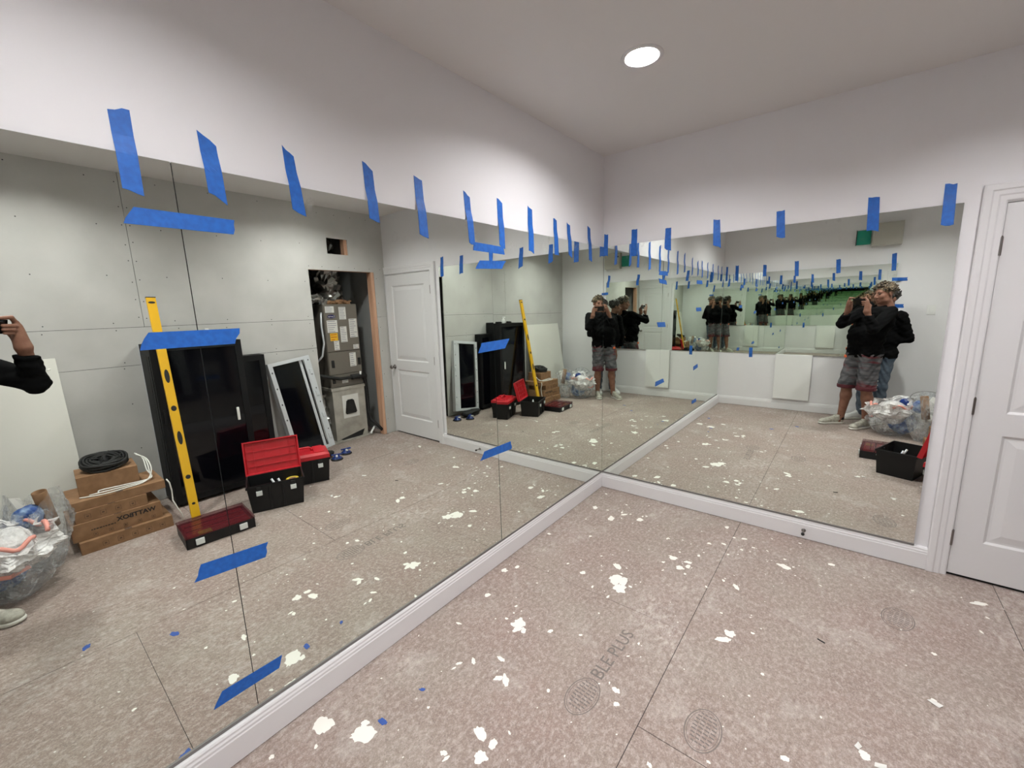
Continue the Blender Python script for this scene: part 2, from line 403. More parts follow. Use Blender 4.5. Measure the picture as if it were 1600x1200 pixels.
# east wall: framing behind, drywall sheets as pieces
we = obj('wall_east', wallbox(Ep, 1.0, 4.5, -0.05, ZC, -0.10, -0.016), M['dark_gap'], kind='structure')
def sheet(rects, mname='drywall'):
    bm = bmesh.new()
    for s0, s1, z0, z1 in rects: wallbox(Ep, s0, s1, z0, z1, -0.0135, 0.0, bm)
    return obj('drywall_sheet', bm, M[mname], we)
g = 0.0016
OC0, OC1, OCZ = 0.185, 0.960, 2.075      # closet opening
V0, V1, VZ0, VZ1 = 0.463, 0.719, 2.255, 2.428
sheet([(2.42+g, 4.3, 1.53+g, ZC)])
sheet([(OC1, 2.42-g, 1.53+g, ZC), (V1, OC1, OCZ, ZC), (V0, V1, VZ1, ZC), (V0, V1, OCZ, VZ0), (-.02, V0, OCZ, ZC)])
sheet([(OC1, 4.3, 1.215+g, 1.53-g)])
sheet([(OC1, 4.3, 0.004, 1.215-g)])
sheet([(-.02, OC0-.045, 0.004, 1.53-g)]); sheet([(-.02, OC0-.045, 1.53+g, OCZ)])
bm = bmesh.new()
def scr(s, z):
    P = Ep(s, z, 0.0004); k = 6
    v = [bm.verts.new(P + Vector((0, math.cos(2*math.pi*i/k)*.0045, math.sin(2*math.pi*i/k)*.0045))) for i in range(k)]
    w = [bm.verts.new(q.co + Vector((.003, 0, 0))) for q in v]
    bm.faces.new(v); 
    for i in range(k): bm.faces.new((v[i], v[(i+1) % k], w[(i+1) % k], w[i]))
for s in [1.02, 1.4, 1.8, 2.2, 2.6, 3.0, 3.4, 3.8, 4.15]:
    for z in [0.1, 0.5, 0.9, 1.185, 1.245, 1.50, 1.56, 1.95, 2.33, 2.70]:
        scr(s + rng.uniform(-.015, .015), z + rng.uniform(-.012, .012))
for z in [1.62, 1.75, 1.9, 2.05, 2.2, 2.36, 2.5, 2.66]:
    scr(2.395, z + rng.uniform(-.02, .02)); scr(2.445, z + rng.uniform(-.02, .02))
for z in [.2, .5, .8, 1.1, 1.4, 1.7, 2.0]:
    scr(.11, z)
for s in [.05, .2, .4, .6, .8, .95]: scr(s, 2.11); scr(s, 2.68)
obj('screw_heads', bm, M['screw'], we, kind='stuff')
# closet
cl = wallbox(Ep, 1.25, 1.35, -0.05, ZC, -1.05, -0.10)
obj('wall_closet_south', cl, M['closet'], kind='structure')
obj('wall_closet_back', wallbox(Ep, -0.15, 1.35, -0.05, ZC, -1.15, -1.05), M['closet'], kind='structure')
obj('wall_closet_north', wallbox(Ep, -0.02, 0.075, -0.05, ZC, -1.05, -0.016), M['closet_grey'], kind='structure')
st = obj('trim_1', wallbox(Ep, OC0-.042, OC0, 0.002, OCZ, -0.09, -0.002, bev=.002), M['wood'], kind='structure')
obj('trim_2', wallbox(Ep, OC0, 1.0, OCZ, OCZ+.04, -0.09, -0.0145, bev=.002), M['wood'], kind='structure')
obj('vent_stud', wallbox(Ep, V0+.0, V0+.04, VZ0-.03, VZ1+.03, -0.09, -0.0145), M['wood'], we)

# baseboards (stepped profile)
bprof = [(0, .004), (.014, .004), (.014, .098), (.0115, .103), (.0115, .112), (.008, .119), (.008, .127), (.004, .134), (0, .136)]
def baseboard(name, F, s0, s1, back):
    return obj(name, prism(bprof, lambda a, z: F(s0, z, a if a else -back), lambda a, z: F(s1, z, a if a else -back)), M['trimw'], kind='structure')
baseboard('baseboard_west', Wp, 0.0, 4.2, 0.036)
baseboard('baseboard_north', Np, 0.0, 2.104, 0.012)
baseboard('baseboard_south', Sp, 0.0, 3.06, 0.0005)

# dark grey strip between baseboard and mirror
M['mirror_strip'] = mat('grey_mirror_strip', (0.20, 0.19, 0.185), 0.45, 0.3)
def base_strip(name, F, ends):
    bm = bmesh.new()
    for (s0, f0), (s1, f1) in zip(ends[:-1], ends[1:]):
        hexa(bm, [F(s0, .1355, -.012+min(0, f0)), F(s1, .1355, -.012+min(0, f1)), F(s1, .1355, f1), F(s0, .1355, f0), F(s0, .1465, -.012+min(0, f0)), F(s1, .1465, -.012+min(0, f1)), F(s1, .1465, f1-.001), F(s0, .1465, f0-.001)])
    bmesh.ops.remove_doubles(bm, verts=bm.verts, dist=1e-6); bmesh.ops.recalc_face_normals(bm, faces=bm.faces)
    return obj(name, bm, M['mirror_strip'], kind='structure')
base_strip('trim_7', Wp, [(0.0, .0095), (1.4, .0045), (4.2, -.0165)])
base_strip('trim_8', Np, [(0.0, .0095), (2.044, .0095)])
# door, casing
cprof = [(-.012, 0), (.012, 0), (.016, .006), (.016, .030), (.012, .036), (.012, .055), (.009, .062), (.009, .082), (.006, .088), (-.012, .088)]
bm = prism(cprof, lambda a, w: Np(2.104 + w, .001, a+.0), lambda a, w: Np(2.104 + w, 2.136 - w, a))
obj('trim_3', bm, M['trimw'], kind='structure')
bm = prism(cprof, lambda a, w: Np(2.104 + w, 2.136 - w, a), lambda a, w: Np(3.06, 2.136 - w, a))
obj('trim_4', bm, M['trimw'], kind='structure')
obj('trim_5', wallbox(Np, DX1+.004, 3.062, .001, 2.05, -.03, .004), M['trimw'], kind='structure')
dbm = wallbox(Np, DX0-.011, DX0-.0045, .001, DZ1+.004, -.10, .001)
wallbox(Np, DX0-.011, DX1+.004, DZ1+.004, DZ1+.011, -.10, .001, dbm)
obj('trim_6', dbm, M['trimw'], kind='structure')
door = thing('door_1', None, None, (DX0, 0.004, 0.0)); door['kind'] = 'structure'
W_ = DX1 - DX0
def dbox(x0, x1, z0, z1, y0=0.0, y1=.035, bm=None): return bx(x0, x1, y0, y1, z0, z1, bm)
st_ = .118
rails = [(0.018, 0.235), (0.855, 0.975), (1.905, DZ1)]
bm = bmesh.new()
dbox(0, st_, .018, DZ1, bm=bm); dbox(W_-st_, W_, .018, DZ1, bm=bm)
for z0, z1 in rails: dbox(st_, W_-st_, z0, z1, bm=bm)
obj('door_leaf', bm, M['doorw'], door)
for z0, z1 in ((.235, .855), (.975, 1.905)):
    bm = bmesh.new(); x0, x1 = st_, W_-st_
    steps = [(0, 0.0), (.012, .009), (.022, .009), (.060, .0025), (.066, .0025)]
    rg = []
    for d, y in steps:
        rg.append([bm.verts.new(p) for p in ((x0+d, y, z0+d), (x1-d, y, z0+d), (x1-d, y, z1-d), (x0+d, y, z1-d))])
    for A, B in zip(rg[:-1], rg[1:]):
        for i in range(4): bm.faces.new((A[i], A[(i+1) % 4], B[(i+1) % 4], B[i]))
    bm.faces.new(rg[-1])
    bk = [bm.verts.new(p) for p in ((x0, .034, z0), (x1, .034, z0), (x1, .034, z1), (x0, .034, z1))]
    bm.faces.new(bk[::-1])
    for i in range(4): bm.faces.new((rg[0][(i+1) % 4], rg[0][i], bk[i], bk[(i+1) % 4]))
    bmesh.ops.recalc_face_normals(bm, faces=bm.faces)
    obj('door_panel', bm, M['doorw'], door)
for hz in (1.831, 1.004, .236):
    bm = lathe([(.0065, -.045), (.0065, .045)], 10, loc=(-.003, -.008, hz))
    lathe([(.004, .045), (.0055, .048), (.002, .053)], 8, bm=bm, loc=(-.003, -.008, hz))
    bx(-.003, .004, -.006, .004, hz-.045, hz+.045, bm)
    obj('hinge', bm, M['nickel'], door)
kx, kz = W_-.065, .885
kn = obj('door_handle', lathe([(.030, 0), (.030, -.004), (.024, -.008), (.011, -.010), (.010, -.034), (.020, -.040), (.027, -.050), (.026, -.060), (.016, -.067), (.001, -.069)], 20, 'y', loc=(kx, 0, kz)), M['nickel'], door, True)
# doorway dark behind leaf gap
# ------------------------------------------------------------------ recessed ceiling lights
for (lx, ly), lab in zip(LAMPS, ('round recessed ceiling light glowing above the mirrored corner', 'round recessed ceiling light above the white panel door',
                                 'round recessed ceiling light over the left mirror wall', 'round recessed ceiling light over the cardboard boxes and bags')):
    t = thing('recessed_light', lab, 'ceiling light', (lx, ly, ZC), group='recessed ceiling lights')
    obj('trim_ring', lathe([(.097, 0), (.097, -.003), (.093, -.006), (.080, -.0065), (.0755, -.003), (.0755, .002)], 40, cap=False), M['trimw'], t, True)
    obj('baffle', lathe([(.0755, .001), (.072, .018), (.064, .036), (.064, .044)], 40, cap=False), M['baffle'], t, True)
    obj('diffuser', lathe([(.0, .036), (.0635, .036), (.0635, .040), (0, .040)], 28, cap=False), M['lens'], t)

# ------------------------------------------------------------------ mirrors
def mirror(name, center, nrm_ang, tilt, w, h, label):
    """box with its silvered face on the front; local x along width, z up, y = normal"""
    nv = Vector((math.cos(nrm_ang)*math.cos(tilt), math.sin(nrm_ang)*math.cos(tilt), math.sin(tilt)))
    xv = Vector((math.sin(nrm_ang), -math.cos(nrm_ang), 0)); zv = xv.cross(nv)
    bm = bmesh.new(); th = .004
    v = hexa(bm, [(-w/2, -th, -h/2), (w/2, -th, -h/2), (w/2, 0, -h/2), (-w/2, 0, -h/2), (-w/2, -th, h/2), (w/2, -th, h/2), (w/2, 0, h/2), (-w/2, 0, h/2)])
    bmesh.ops.recalc_face_normals(bm, faces=bm.faces); bm.normal_update()
    for f in bm.faces:
        f.material_index = 0 if f.normal.y > .9 else (2 if f.normal.y < -.9 else 1)
    o = obj(name, bm, [M['mirror'], M['mirredge'], M['backing']], label=label, cat='mirror', group='wall mirrors')
    o.matrix_world = Matrix(((xv[0], nv[0], zv[0], center[0]), (xv[1], nv[1], zv[1], center[1]), (xv[2], nv[2], zv[2], center[2]), (0, 0, 0, 1)))
    return o, Vector(center), nv
HM = (ZB+ZT)/2
S1, S2 = 2.837, 1.4004
mg = .0013
for s_ in (S1, S2):
    obj('seam_backing', wallbox(Wp, s_-.02, s_+.02, ZB+.01, ZT-.001, plasterW(s_)-.002, plasterW(s_)+.0014), M['dark_gap'], ww)
MW = []
for (s0, s1, sh_, tz, tx, lab) in ((S1, 4.19, -.0154, -.459, -.117, 'mirror panel on left wall, nearest the photo edge, showing the leaning white board'),
                              (S2, S1, -.004, -.459, -.117, 'wide middle mirror panel on left wall showing the black racks and red toolboxes'),
                              (-.010, S2, .004, -.188, .035, 'left wall mirror panel reaching into the room corner')):
    o, cc, nv = mirror('wall_mirror', Wp((s0+s1)/2, HM, sh_), A_W + R(tz), R(tx), s1-s0-2*mg, ZT-ZB, lab)
    MW.append((s0, s1, cc, nv))
_, ccN, nvN = mirror('wall_mirror', Np(1.0248, HM), -math.pi/2 + R(.015), R(.384), 2.0345, ZT-ZB, 'single large mirror on the right wall beside the white door')
SZB = 0.842
S_MIR_TILT_Z, S_MIR_TILT_X = R(0.55), R(-0.55)
_, ccS, nvS = mirror('wall_mirror', Sp(1.013, (SZB+ZT)/2, .020), math.pi/2 + A_S + S_MIR_TILT_Z, S_MIR_TILT_X, 2.062, ZT-SZB, 'shorter mirror set high on the wall behind the photographer')
def plane_off(F, s, z, cc, nv):
    P0 = F(s, z, 0); D = F(s, z, 1) - P0
    return (cc-P0).dot(nv)/D.dot(nv)
def over(z, on_glass, on_wall):      # tape leaves the glass edge and comes down on the plaster
    k = min(1.0, max(0.0, (z-ZT-.001)/.05)); return on_glass*(1-k) + on_wall*k
def offW(s, z):
    for s0, s1, cc, nv in MW:
        if s0 - .02 <= s <= s1:
            return over(z, plane_off(Wp, s, min(z, ZT), cc, nv), plasterW(s))
    return 0.0
def offN(s, z):
    return -GAP if s > 2.046 else over(z, plane_off(Np, s, min(z, ZT), ccN, nvN), -GAP)
def offS(s, z):
    m_ = plane_off(Sp, s, min(max(z, SZB), ZT), ccS, nvS)
    if z < SZB: return over(2*ZT - (z + ZT - SZB), m_, 0.0)
    if s > 2.052: return over(ZT + (s-2.052), m_, 0.0)
    return over(z, m_, 0.0)
# ------------------------------------------------------------------ blue tape
def tape(F, offf, quad, label, group):
    """quad: TL,TR,BR,BL as (s,z); torn ends run along the short sides"""
    TL, TR, BR, BL = [Vector((a, b_)) for a, b_ in quad]
    wtop, hside = (TR-TL).length, (BL-TL).length
    ns, nz = (3, 26) if hside > wtop else (22, 3)
    bm = bmesh.new(); th = .0005; lift = .0007
    G = []; rr = random.Random(hash(round(TL[0]*1000)) + 3)
    for j in range(nz+1):
        row = []
        for i in range(ns+1):
            u, v = i/ns, j/nz
            p = (TL*(1-u) + TR*u)*(1-v) + (BL*(1-u) + BR*u)*v
            if hside > wtop and j in (0, nz): p = p + Vector((0, rr.uniform(-.004, .004)))
            if hside <= wtop and i in (0, ns): p = p + Vector((rr.uniform(-.004, .004), 0))
            row.append(p)
        G.append(row)
    A = [[bm.verts.new(F(p[0], p[1], offf(p[0], p[1]) + lift + th)) for p in row] for row in G]
    B = [[bm.verts.new(F(p[0], p[1], offf(p[0], p[1]) + lift)) for p in row] for row in G]
    for j in range(nz):
        for i in range(ns):
            bm.faces.new((A[j][i], A[j+1][i], A[j+1][i+1], A[j][i+1])); bm.faces.new((B[j][i], B[j][i+1], B[j+1][i+1], B[j+1][i]))
    for j in range(nz):
        bm.faces.new((A[j][0], B[j][0], B[j+1][0], A[j+1][0])); bm.faces.new((A[j][ns], A[j+1][ns], B[j+1][ns], B[j][ns]))
    for i in range(ns):
        bm.faces.new((A[0][i], A[0][i+1], B[0][i+1], B[0][i])); bm.faces.new((A[nz][i], B[nz][i], B[nz][i+1], A[nz][i+1]))
    bmesh.ops.recalc_face_normals(bm, faces=bm.faces)
    return obj('masking_tape', bm, M['tape'], label=label, cat='tape', group=group)
ORD = ['first', 'second', 'third', 'fourth', 'fifth', 'sixth', 'seventh', 'eighth', 'ninth', 'tenth', 'eleventh', 'twelfth']
TWtop = [
 [(2.959, 2.178), (2.911, 2.187), (2.913, 1.956), (2.959, 1.972)],
 [(2.754, 2.181), (2.706, 2.147), (2.7, 1.965), (2.749, 1.998)],
 [(2.497, 2.199), (2.459, 2.172), (2.441, 1.963), (2.489, 1.988)],
 [(2.176, 2.223), (2.129, 2.193), (2.12, 1.979), (2.169, 1.998)],
 [(1.911, 2.224), (1.863, 2.205), (1.851, 1.942), (1.904, 1.96)],
 [(1.591, 2.21), (1.544, 2.19), (1.527, 1.941), (1.571, 1.95)],
 [(1.323, 2.221), (1.275, 2.201), (1.269, 1.942), (1.318, 1.963)],
 [(1.027, 2.222), (0.98, 2.207), (0.977, 1.939), (1.032, 1.958)],
 [(0.736, 2.194), (0.694, 2.183), (0.682, 1.953), (0.734, 1.957)],
 [(0.561, 2.184), (0.517, 2.172), (0.498, 1.948), (0.547, 1.967)],
 [(0.26, 2.199), (0.214, 2.181), (0.195, 1.935), (0.244, 1.951)]]
for i, q in enumerate(TWtop):
    tape(Wp, offW, q, 'upright blue tape strip over left mirror top edge, %s from the photo left' % ORD[i], 'blue tape strips along the left mirror top')
for q, lab in [([(1.536, 1.96), (1.286, 1.955), (1.277, 1.913), (1.544, 1.916)], 'level blue tape strip joining two upright strips into a U shape'),
               ([(1.496, 1.866), (1.267, 1.877), (1.305, 1.831), (1.535, 1.82)], 'level blue tape strip just below the U of tape on the far seam'),
               ([(1.417, 1.915), (1.391, 1.915), (1.391, 1.862), (1.417, 1.862)], 'tiny upright scrap of blue tape on the far seam below the U'),
               ([(2.944, 1.923), (2.687, 1.92), (2.691, 1.874), (2.972, 1.875)], 'highest level blue tape strip across the near mirror seam'),
               ([(2.962, 1.566), (2.714, 1.565), (2.739, 1.514), (2.988, 1.515)], 'blue tape strip across the near mirror seam beside the yellow level'),
               ([(1.51, 1.413), (1.26, 1.419), (1.3, 1.364), (1.541, 1.358)], 'blue tape strip at mid height across the far mirror seam'),
               ([(1.524, 0.773), (1.278, 0.769), (1.271, 0.717), (1.561, 0.727)], 'lowest blue tape strip across the far mirror seam'),
               ([(2.933, 0.789), (2.726, 0.771), (2.742, 0.717), (2.957, 0.736)], 'blue tape strip across the near mirror seam below the parts case'),
               ([(2.938, 0.293), (2.734, 0.29), (2.748, 0.244), (2.972, 0.243)], 'lowest blue tape strip on the near mirror seam close to the baseboard')]:
    tape(Wp, offW, q, lab, 'blue tape strips across the mirror seams')
# strips further along the left wall, seen only in the reflections
for i, s in enumerate((3.22, 3.52, 3.83, 4.06)):
    tape(Wp, offW, [(s+.025, 2.19), (s-.022, 2.175), (s-.028, 1.96), (s+.02, 1.975)], 'upright blue tape strip on left mirror top outside the photo, %s past the near seam' % ORD[i], 'blue tape strips along the left mirror top')
TN = [
 [(0.006, 2.168), (0.040, 2.160), (0.042, 1.994), (0.006, 1.997)],
 [(0.238, 2.17), (0.284, 2.171), (0.286, 1.969), (0.239, 1.974)],
 [(0.5, 2.149), (0.542, 2.148), (0.548, 1.98), (0.5, 2.001)],
 [(0.829, 2.159), (0.872, 2.151), (0.888, 1.966), (0.837, 1.989)],
 [(1.203, 2.155), (1.248, 2.155), (1.262, 1.984), (1.214, 1.998)],
 [(1.652, 2.16), (1.702, 2.158), (1.714, 1.968), (1.66, 1.978)],
 [(1.961, 2.172), (2.007, 2.166), (2.014, 1.96), (1.965, 1.964)]]
for i, q in enumerate(TN):
    tape(Np, offN, q, 'upright blue tape strip over right wall mirror top, %s from the corner' % ORD[i], 'blue tape strips along the right wall mirror top')
TS = [[(.019, 2.188), (.045, 2.188), (.05, 1.97), (.02, 1.97)], [(.15, 2.194), (.195, 2.194), (.205, 1.961), (.16, 1.961)],
      [(.525, 2.173), (.57, 2.173), (.578, 2.004), (.535, 2.004)], [(.92, 2.193), (.97, 2.193), (.985, 1.976), (.938, 1.976)],
      [(1.40, 2.175), (1.45, 2.175), (1.462, 1.986), (1.415, 1.986)], [(1.975, 2.195), (2.022, 2.195), (2.03, 1.977), (1.985, 1.977)]]
for i, q in enumerate(TS):
    tape(Sp, offS, q, 'upright blue tape on the high mirror behind the photographer, %s from the left wall' % ORD[i], 'blue tape strips on the back wall mirror')
for q, lab in [([(.418, .929), (.465, .929), (.468, .779), (.42, .779)], 'upright blue tape strip at the bottom edge of the back wall mirror'),
               ([(2.0, 1.888), (2.15, 1.885), (2.152, 1.842), (2.0, 1.845)], 'upper level blue tape strip at the free end of the back wall mirror'),
               ([(2.0, 1.55), (2.145, 1.548), (2.149, 1.50), (2.0, 1.503)], 'lower level blue tape strip at the free end of the back wall mirror')]:
    tape(Sp, offS, q, lab, 'blue tape strips on the back wall mirror')

# ------------------------------------------------------------------ paint splats, stamps and scraps on the floor paper
def splat_mesh(rad, seed, stretch=1.0):
    r_ = random.Random(seed); k = 30
    ph = [r_.uniform(0, 6.28) for _ in range(5)]; am = [r_.uniform(.03, .20)/(q+1)**.5 for q in range(5)]
    ang = r_.uniform(0, math.pi); bm = bmesh.new(); top = []
    for i in range(k):
        a = 2*math.pi*i/k
        d = rad*max(.3, 1 + sum(am[q]*math.sin((q+2)*a + ph[q]) for q in range(5)) + r_.uniform(-.13, .13))
        x, y = d*math.cos(a)*stretch, d*math.sin(a)/stretch
        top.append((x*math.cos(ang) - y*math.sin(ang), x*math.sin(ang) + y*math.cos(ang)))
    ce = bm.verts.new((0, 0, .0016)); A = [bm.verts.new((x*.9, y*.9, .0011)) for x, y in top]; B = [bm.verts.new((x, y, 0)) for x, y in top]
    for i in range(k):
        j = (i+1) % k
        bm.faces.new((ce, A[i], A[j])); bm.faces.new((A[i], B[i], B[j], A[j]))
    me = bpy.data.meshes.new('paint_splat'); bm.to_mesh(me); bm.free(); me.materials.append(M['splat']); return me
SPL = [(0.137, -2.671, .046), (0.299, -2.595, .050), (0.588, -2.08, .026), (0.082, -1.475, .024), (0.675, -1.154, .050), (0.63, -1.031, .030), (0.429, -1.771, .038), (0.477, -1.801, .020), (0.404, -2.09, .016),
       (0.588, -1.725, .015), (1.022, -1.896, .014), (0.725, -2.322, .022), (0.622, -2.463, .012), (1.303, -1.219, .030), (1.064, -0.144, .02), (0.979, -0.78, .02), (0.942, -0.822, .028), (1.445, -0.444, .036),
       (1.254, -0.82, .022), (2.031, -1.129, .016), (1.808, -1.553, .022), (1.587, -1.734, .016), (2.29, -0.233, .03), (2.062, -0.81, .012), (1.096, -0.388, .016), (1.193, -0.241, .017), (1.016, -0.436, .016),
       (0.333, -0.497, .036), (0.387, -0.386, .022), (0.151, -0.407, .027), (0.517, -0.392, .03), (0.071, -0.956, .016), (0.446, -1.804, .03), (0.728, -1.218, .045), (0.717, -1.145, .04), (0.661, -2.32, .03),
       (0.719, -2.384, .03), (0.555, -2.091, .02), (0.499, -2.004, .018), (0.601, -2.455, .014), (0.487, -1.212, .02), (1.67, -0.259, .02), (0.633, -2.688, .02), (0.265, -2.567, .02), (0.399, -2.812, .03),
       (0.414, -1.799, .02), (0.876, -0.743, .03), (0.966, -0.736, .022), (1.287, -1.276, .03), (0.994, -1.838, .018), (0.151, -1.709, .02), (0.126, -1.401, .018)]
r2 = random.Random(11)
for i in range(150):
    if i < 105: x, y = r2.uniform(.05, 1.5), r2.uniform(-2.9, -.08)
    else: x, y = r2.uniform(.1, 2.6), r2.uniform(-3.9, -.1)
    SPL.append((x, y, .0035 + .010*r2.random()**2.5))
cl_c = [(0.45, -.35), (1.4, -.42), (.95, -.8), (.65, -1.1), (.45, -1.8), (1.15, -.45), (2.1, -.35)]
for i in range(70):
    cx_, cy_ = r2.choice(cl_c); SPL.append((cx_ + r2.gauss(0, .14), min(-.03, cy_ + r2.gauss(0, .09)), .003 + .008*r2.random()**2))
protos = [splat_mesh(1.0, 100+i, 1 + .22*(i % 3)) for i in range(10)]
for i, (x, y, r_) in enumerate(SPL):
    o = obj('paint_splat', protos[i % 10], None, floor)
    o.location = (x, y, .0002); r_ *= .8; o.scale = (r_, r_, min(1.0, r_*30)); o.rotation_euler = (0, 0, r2.uniform(0, 6.28))
for (x, y, r_) in [(.315, -2.52, .016), (.33, -2.33, .010), (.95, -2.9, .02), (1.2, -3.2, .018), (.16, -3.05, .02)]:
    me = splat_mesh(r_, int(x*1000), 1.3); me.materials.clear(); me.materials.append(M['bluescrap'])
    o = obj('tape_scrap', me, None, floor); o.location = (x, y, .0006)
bm = bmesh.new(); bx(-.02, .0, -.002, .002, 0, .004, bm); bx(0, .012, -.002, .002, 0, .004, bm)
o = obj('twig_scrap', bm, M['dark_gap'], floor); o.location = (1.66, -1.02, .0005); o.rotation_euler = (0, 0, -.4)
for (x, y, s, rz) in [(1.85, -1.57, .020, .3), (2.03, -1.14, .022, -.4), (1.79, -1.53, .016, 1.2)]:
    bm = bmesh.new(); v = [bm.verts.new(p) for p in ((-s, -s*.4, .004), (s*.7, -s*.5, .001), (s, s*.4, .006), (-s*.6, s*.5, .002))]
    bm.faces.new(v); r_ = bmesh.ops.extrude_face_region(bm, geom=list(bm.faces)); bmesh.ops.translate(bm, vec=(0, 0, .001), verts=[q for q in r_['geom'] if isinstance(q, bmesh.types.BMVert)])
    o = obj('paper_chip', bm, M['paper'], floor); o.location = (x, y, 0); o.rotation_euler = (0, 0, rz)
# printed stamps: an oval badge and lettering
def oval_ring(rx, ry, w, k=44, bm=None):
    bm = bm or bmesh.new(); A = []; B = []
    for i in range(k):
        a = 2*math.pi*i/k; A.append(bm.verts.new((rx*math.cos(a), ry*math.sin(a), 0))); B.append(bm.verts.new(((rx-w)*math.cos(a), (ry-w)*math.sin(a), 0)))
    for i in range(k): bm.faces.new((A[i], A[(i+1) % k], B[(i+1) % k], B[i]))
    return bm
def stamp(loc, rz, letters):
    bm = oval_ring(.098, .064, .004); oval_ring(.088, .055, .002, bm=bm)
    for i in range(9):
        x = -.066 + i*.0165; h = .044*math.sqrt(max(.05, 1-(x/.088)**2))
        for j in range(4):
            z0 = -h + 2*h*j/4; v = [bm.verts.new(p) for p in ((x, z0, 0), (x+.006, z0, 0), (x+.008, z0+2*h/4*.8, 0), (x+.002, z0+2*h/4*.8, 0))]; bm.faces.new(v)
    t = obj('printed_stamp', bm, M['stampink'], floor); t.location = (*loc, .0005); t.rotation_euler = (0, 0, rz)
    if letters:
        o = obj('printed_lettering', text_mesh(letters, .085, .0001, 'LEFT'), M['stampink'], floor)
        o.location = (loc[0] + .11*math.cos(rz), loc[1] + .11*math.sin(rz), .0006); o.rotation_euler = (0, 0, rz)
stamp((.893, -1.945), R(88), 'BLE PLUS')
stamp((1.33, -1.80), R(88), None)
stamp((1.95, -.62), R(80), None)

# door stop on the north baseboard
t = thing('door_stop', 'small spring door stop with dark tip on the right baseboard', 'door stop', (1.506, -.014, .062))
obj('base_cup', lathe([(.013, .002), (.013, -.004), (.008, -.008)], 14, 'y'), M['nickel'], t, True)
pth = [(.005*math.cos(i*.9), -.008 - i*.0011, .005*math.sin(i*.9)) for i in range(44)]
obj('spring', tube(pth, .0012, 5), M['nickel'], t, True)
obj('rubber_tip', lathe([(.008, -.054), (.010, -.058), (.010, -.066), (.007, -.070), (.001, -.071)], 14, 'y'), M['rubber'], t, True)

# ------------------------------------------------------------------ south wall things
def on_south(name, s, z, label, cat):
    t = thing(name, label, cat, Sp(s, z, 0), A_S)
    return t      # local x along wall, y into room
t = on_south('wall_access_panel', 1.012, .17, 'plain white square access panel standing proud of the back wall under the mirror', 'panel')
obj('panel_face', bx(-.228, .228, .028, .046, 0, .672, bev=.004), M['whiteplastic'], t)
obj('panel_body', bx(-.215, .215, -.002, .028, .012, .66), M['trimw'], t)
t = on_south('breaker_box', 1.905, 2.30, 'grey metal breaker box high on the back wall beside a teal cover', 'electrical box')
obj('enclosure', bx(-.15, .15, 0, .085, 0, .285, bev=.004), M['panelgrey'], t)
obj('door', bx(-.138, .138, .084, .092, .014, .271, bev=.003), M['panelgrey'], t)
obj('latch', bx(-.128, -.108, .091, .099, .20, .222, bev=.002), M['rubber'], t)
t = on_south('teal_cover', 1.668, 2.335, 'teal plastic cover beside the grey breaker box', 'cover')
obj('cover_plate', bx(-.07, .075, 0, .03, 0, .185, bev=.006), M['teal'], t)
obj('cover_rim', bx(-.078, -.07, 0, .034, -.004, .19), M['rubber'], t)
t = on_south('light_switch', 2.411, 1.41, 'white wall switch plate beside the back wall mirror', 'switch')
obj('switch_plate', bx(-.042, .042, 0, .006, 0, .118, bev=.002), M['whiteplastic'], t)
obj('rocker', bx(-.017, .017, .006, .010, .026, .092, bev=.002), M['whiteplastic'], t)

# ------------------------------------------------------------------ air handler in the closet
t = thing('air_handler', 'taupe air handler cabinet with paper labels standing on a duct box in the closet', 'air handler', (3.27, -.525, 0), A_E)
hw, dp = .218, .52
obj('cabinet', bx(0, dp, -hw, hw, .69, 1.70, bev=.004), M['taupe'], t)
for z0, z1, nm in ((1.135, 1.694, 'upper_door'), (.852, 1.127, 'middle_door'), (.698, .845, 'lower_door')):
    obj(nm, bx(-.012, 0, -hw+.004, hw-.004, z0, z1, bev=.003), M['taupe'], t)
def label(y0, y1, z0, z1, m='paper', ink='greyink', rows=5, x=-.013):
    o = obj('paper_label', bx(x-.0012, x+.001, y0, y1, z0, z1), M[m], t)
    bm = bmesh.new(); rr = random.Random(int(z0*1e4)+int(y0*1e4))
    for i in range(rows):
        zz = z1 - (i+.7)*(z1-z0)/rows
        bx(x-.0018, x-.001, y0+.008, y1-.008-rr.random()*(y1-y0)*.4, zz, zz+(z1-z0)/rows*.32, bm)
    obj('print_lines', bm, M[ink], o)
# y: +y is toward the door (right in the mirror view)
label(-.195, -.085, 1.60, 1.675); label(-.025, .065, 1.515, 1.665, rows=8)
label(-.19, -.06, 1.365, 1.51, rows=6); label(.095, .20, 1.29, 1.52, rows=9); label(-.03, .055, 1.24, 1.43, rows=9)
label(-.165, -.068, 1.265, 1.355, 'yellowlabel', 'orangeink', 3)
label(-.125, -.06, 1.15, 1.262, rows=5); label(.125, .20, 1.145, 1.20, rows=3)
label(.06, .145, .93, 1.10, rows=7); label(-.07, .01, .735, .79, rows=3)
bm = bmesh.new(); k = 26; vv = [bm.verts.new((-.0135, .052*math.cos(2*math.pi*i/k) - .125, .022*math.sin(2*math.pi*i/k)+1.555)) for i in range(k)]
vw = [bm.verts.new((-.010, q.co.y, q.co.z)) for q in vv]; bm.faces.new(vv); [bm.faces.new((vv[i], vv[(i+1) % k], vw[(i+1) % k], vw[i])) for i in range(k)]
bmesh.ops.recalc_face_normals(bm, faces=bm.faces)
bd = obj('oval_badge', bm, M['navy'], t)
o = obj('badge_lettering', text_mesh('Carrier', .030, .0002), M['paper'], bd); place(o, (0, -1, 0), (0, 0, 1), (-.0142, -.125, 1.555))
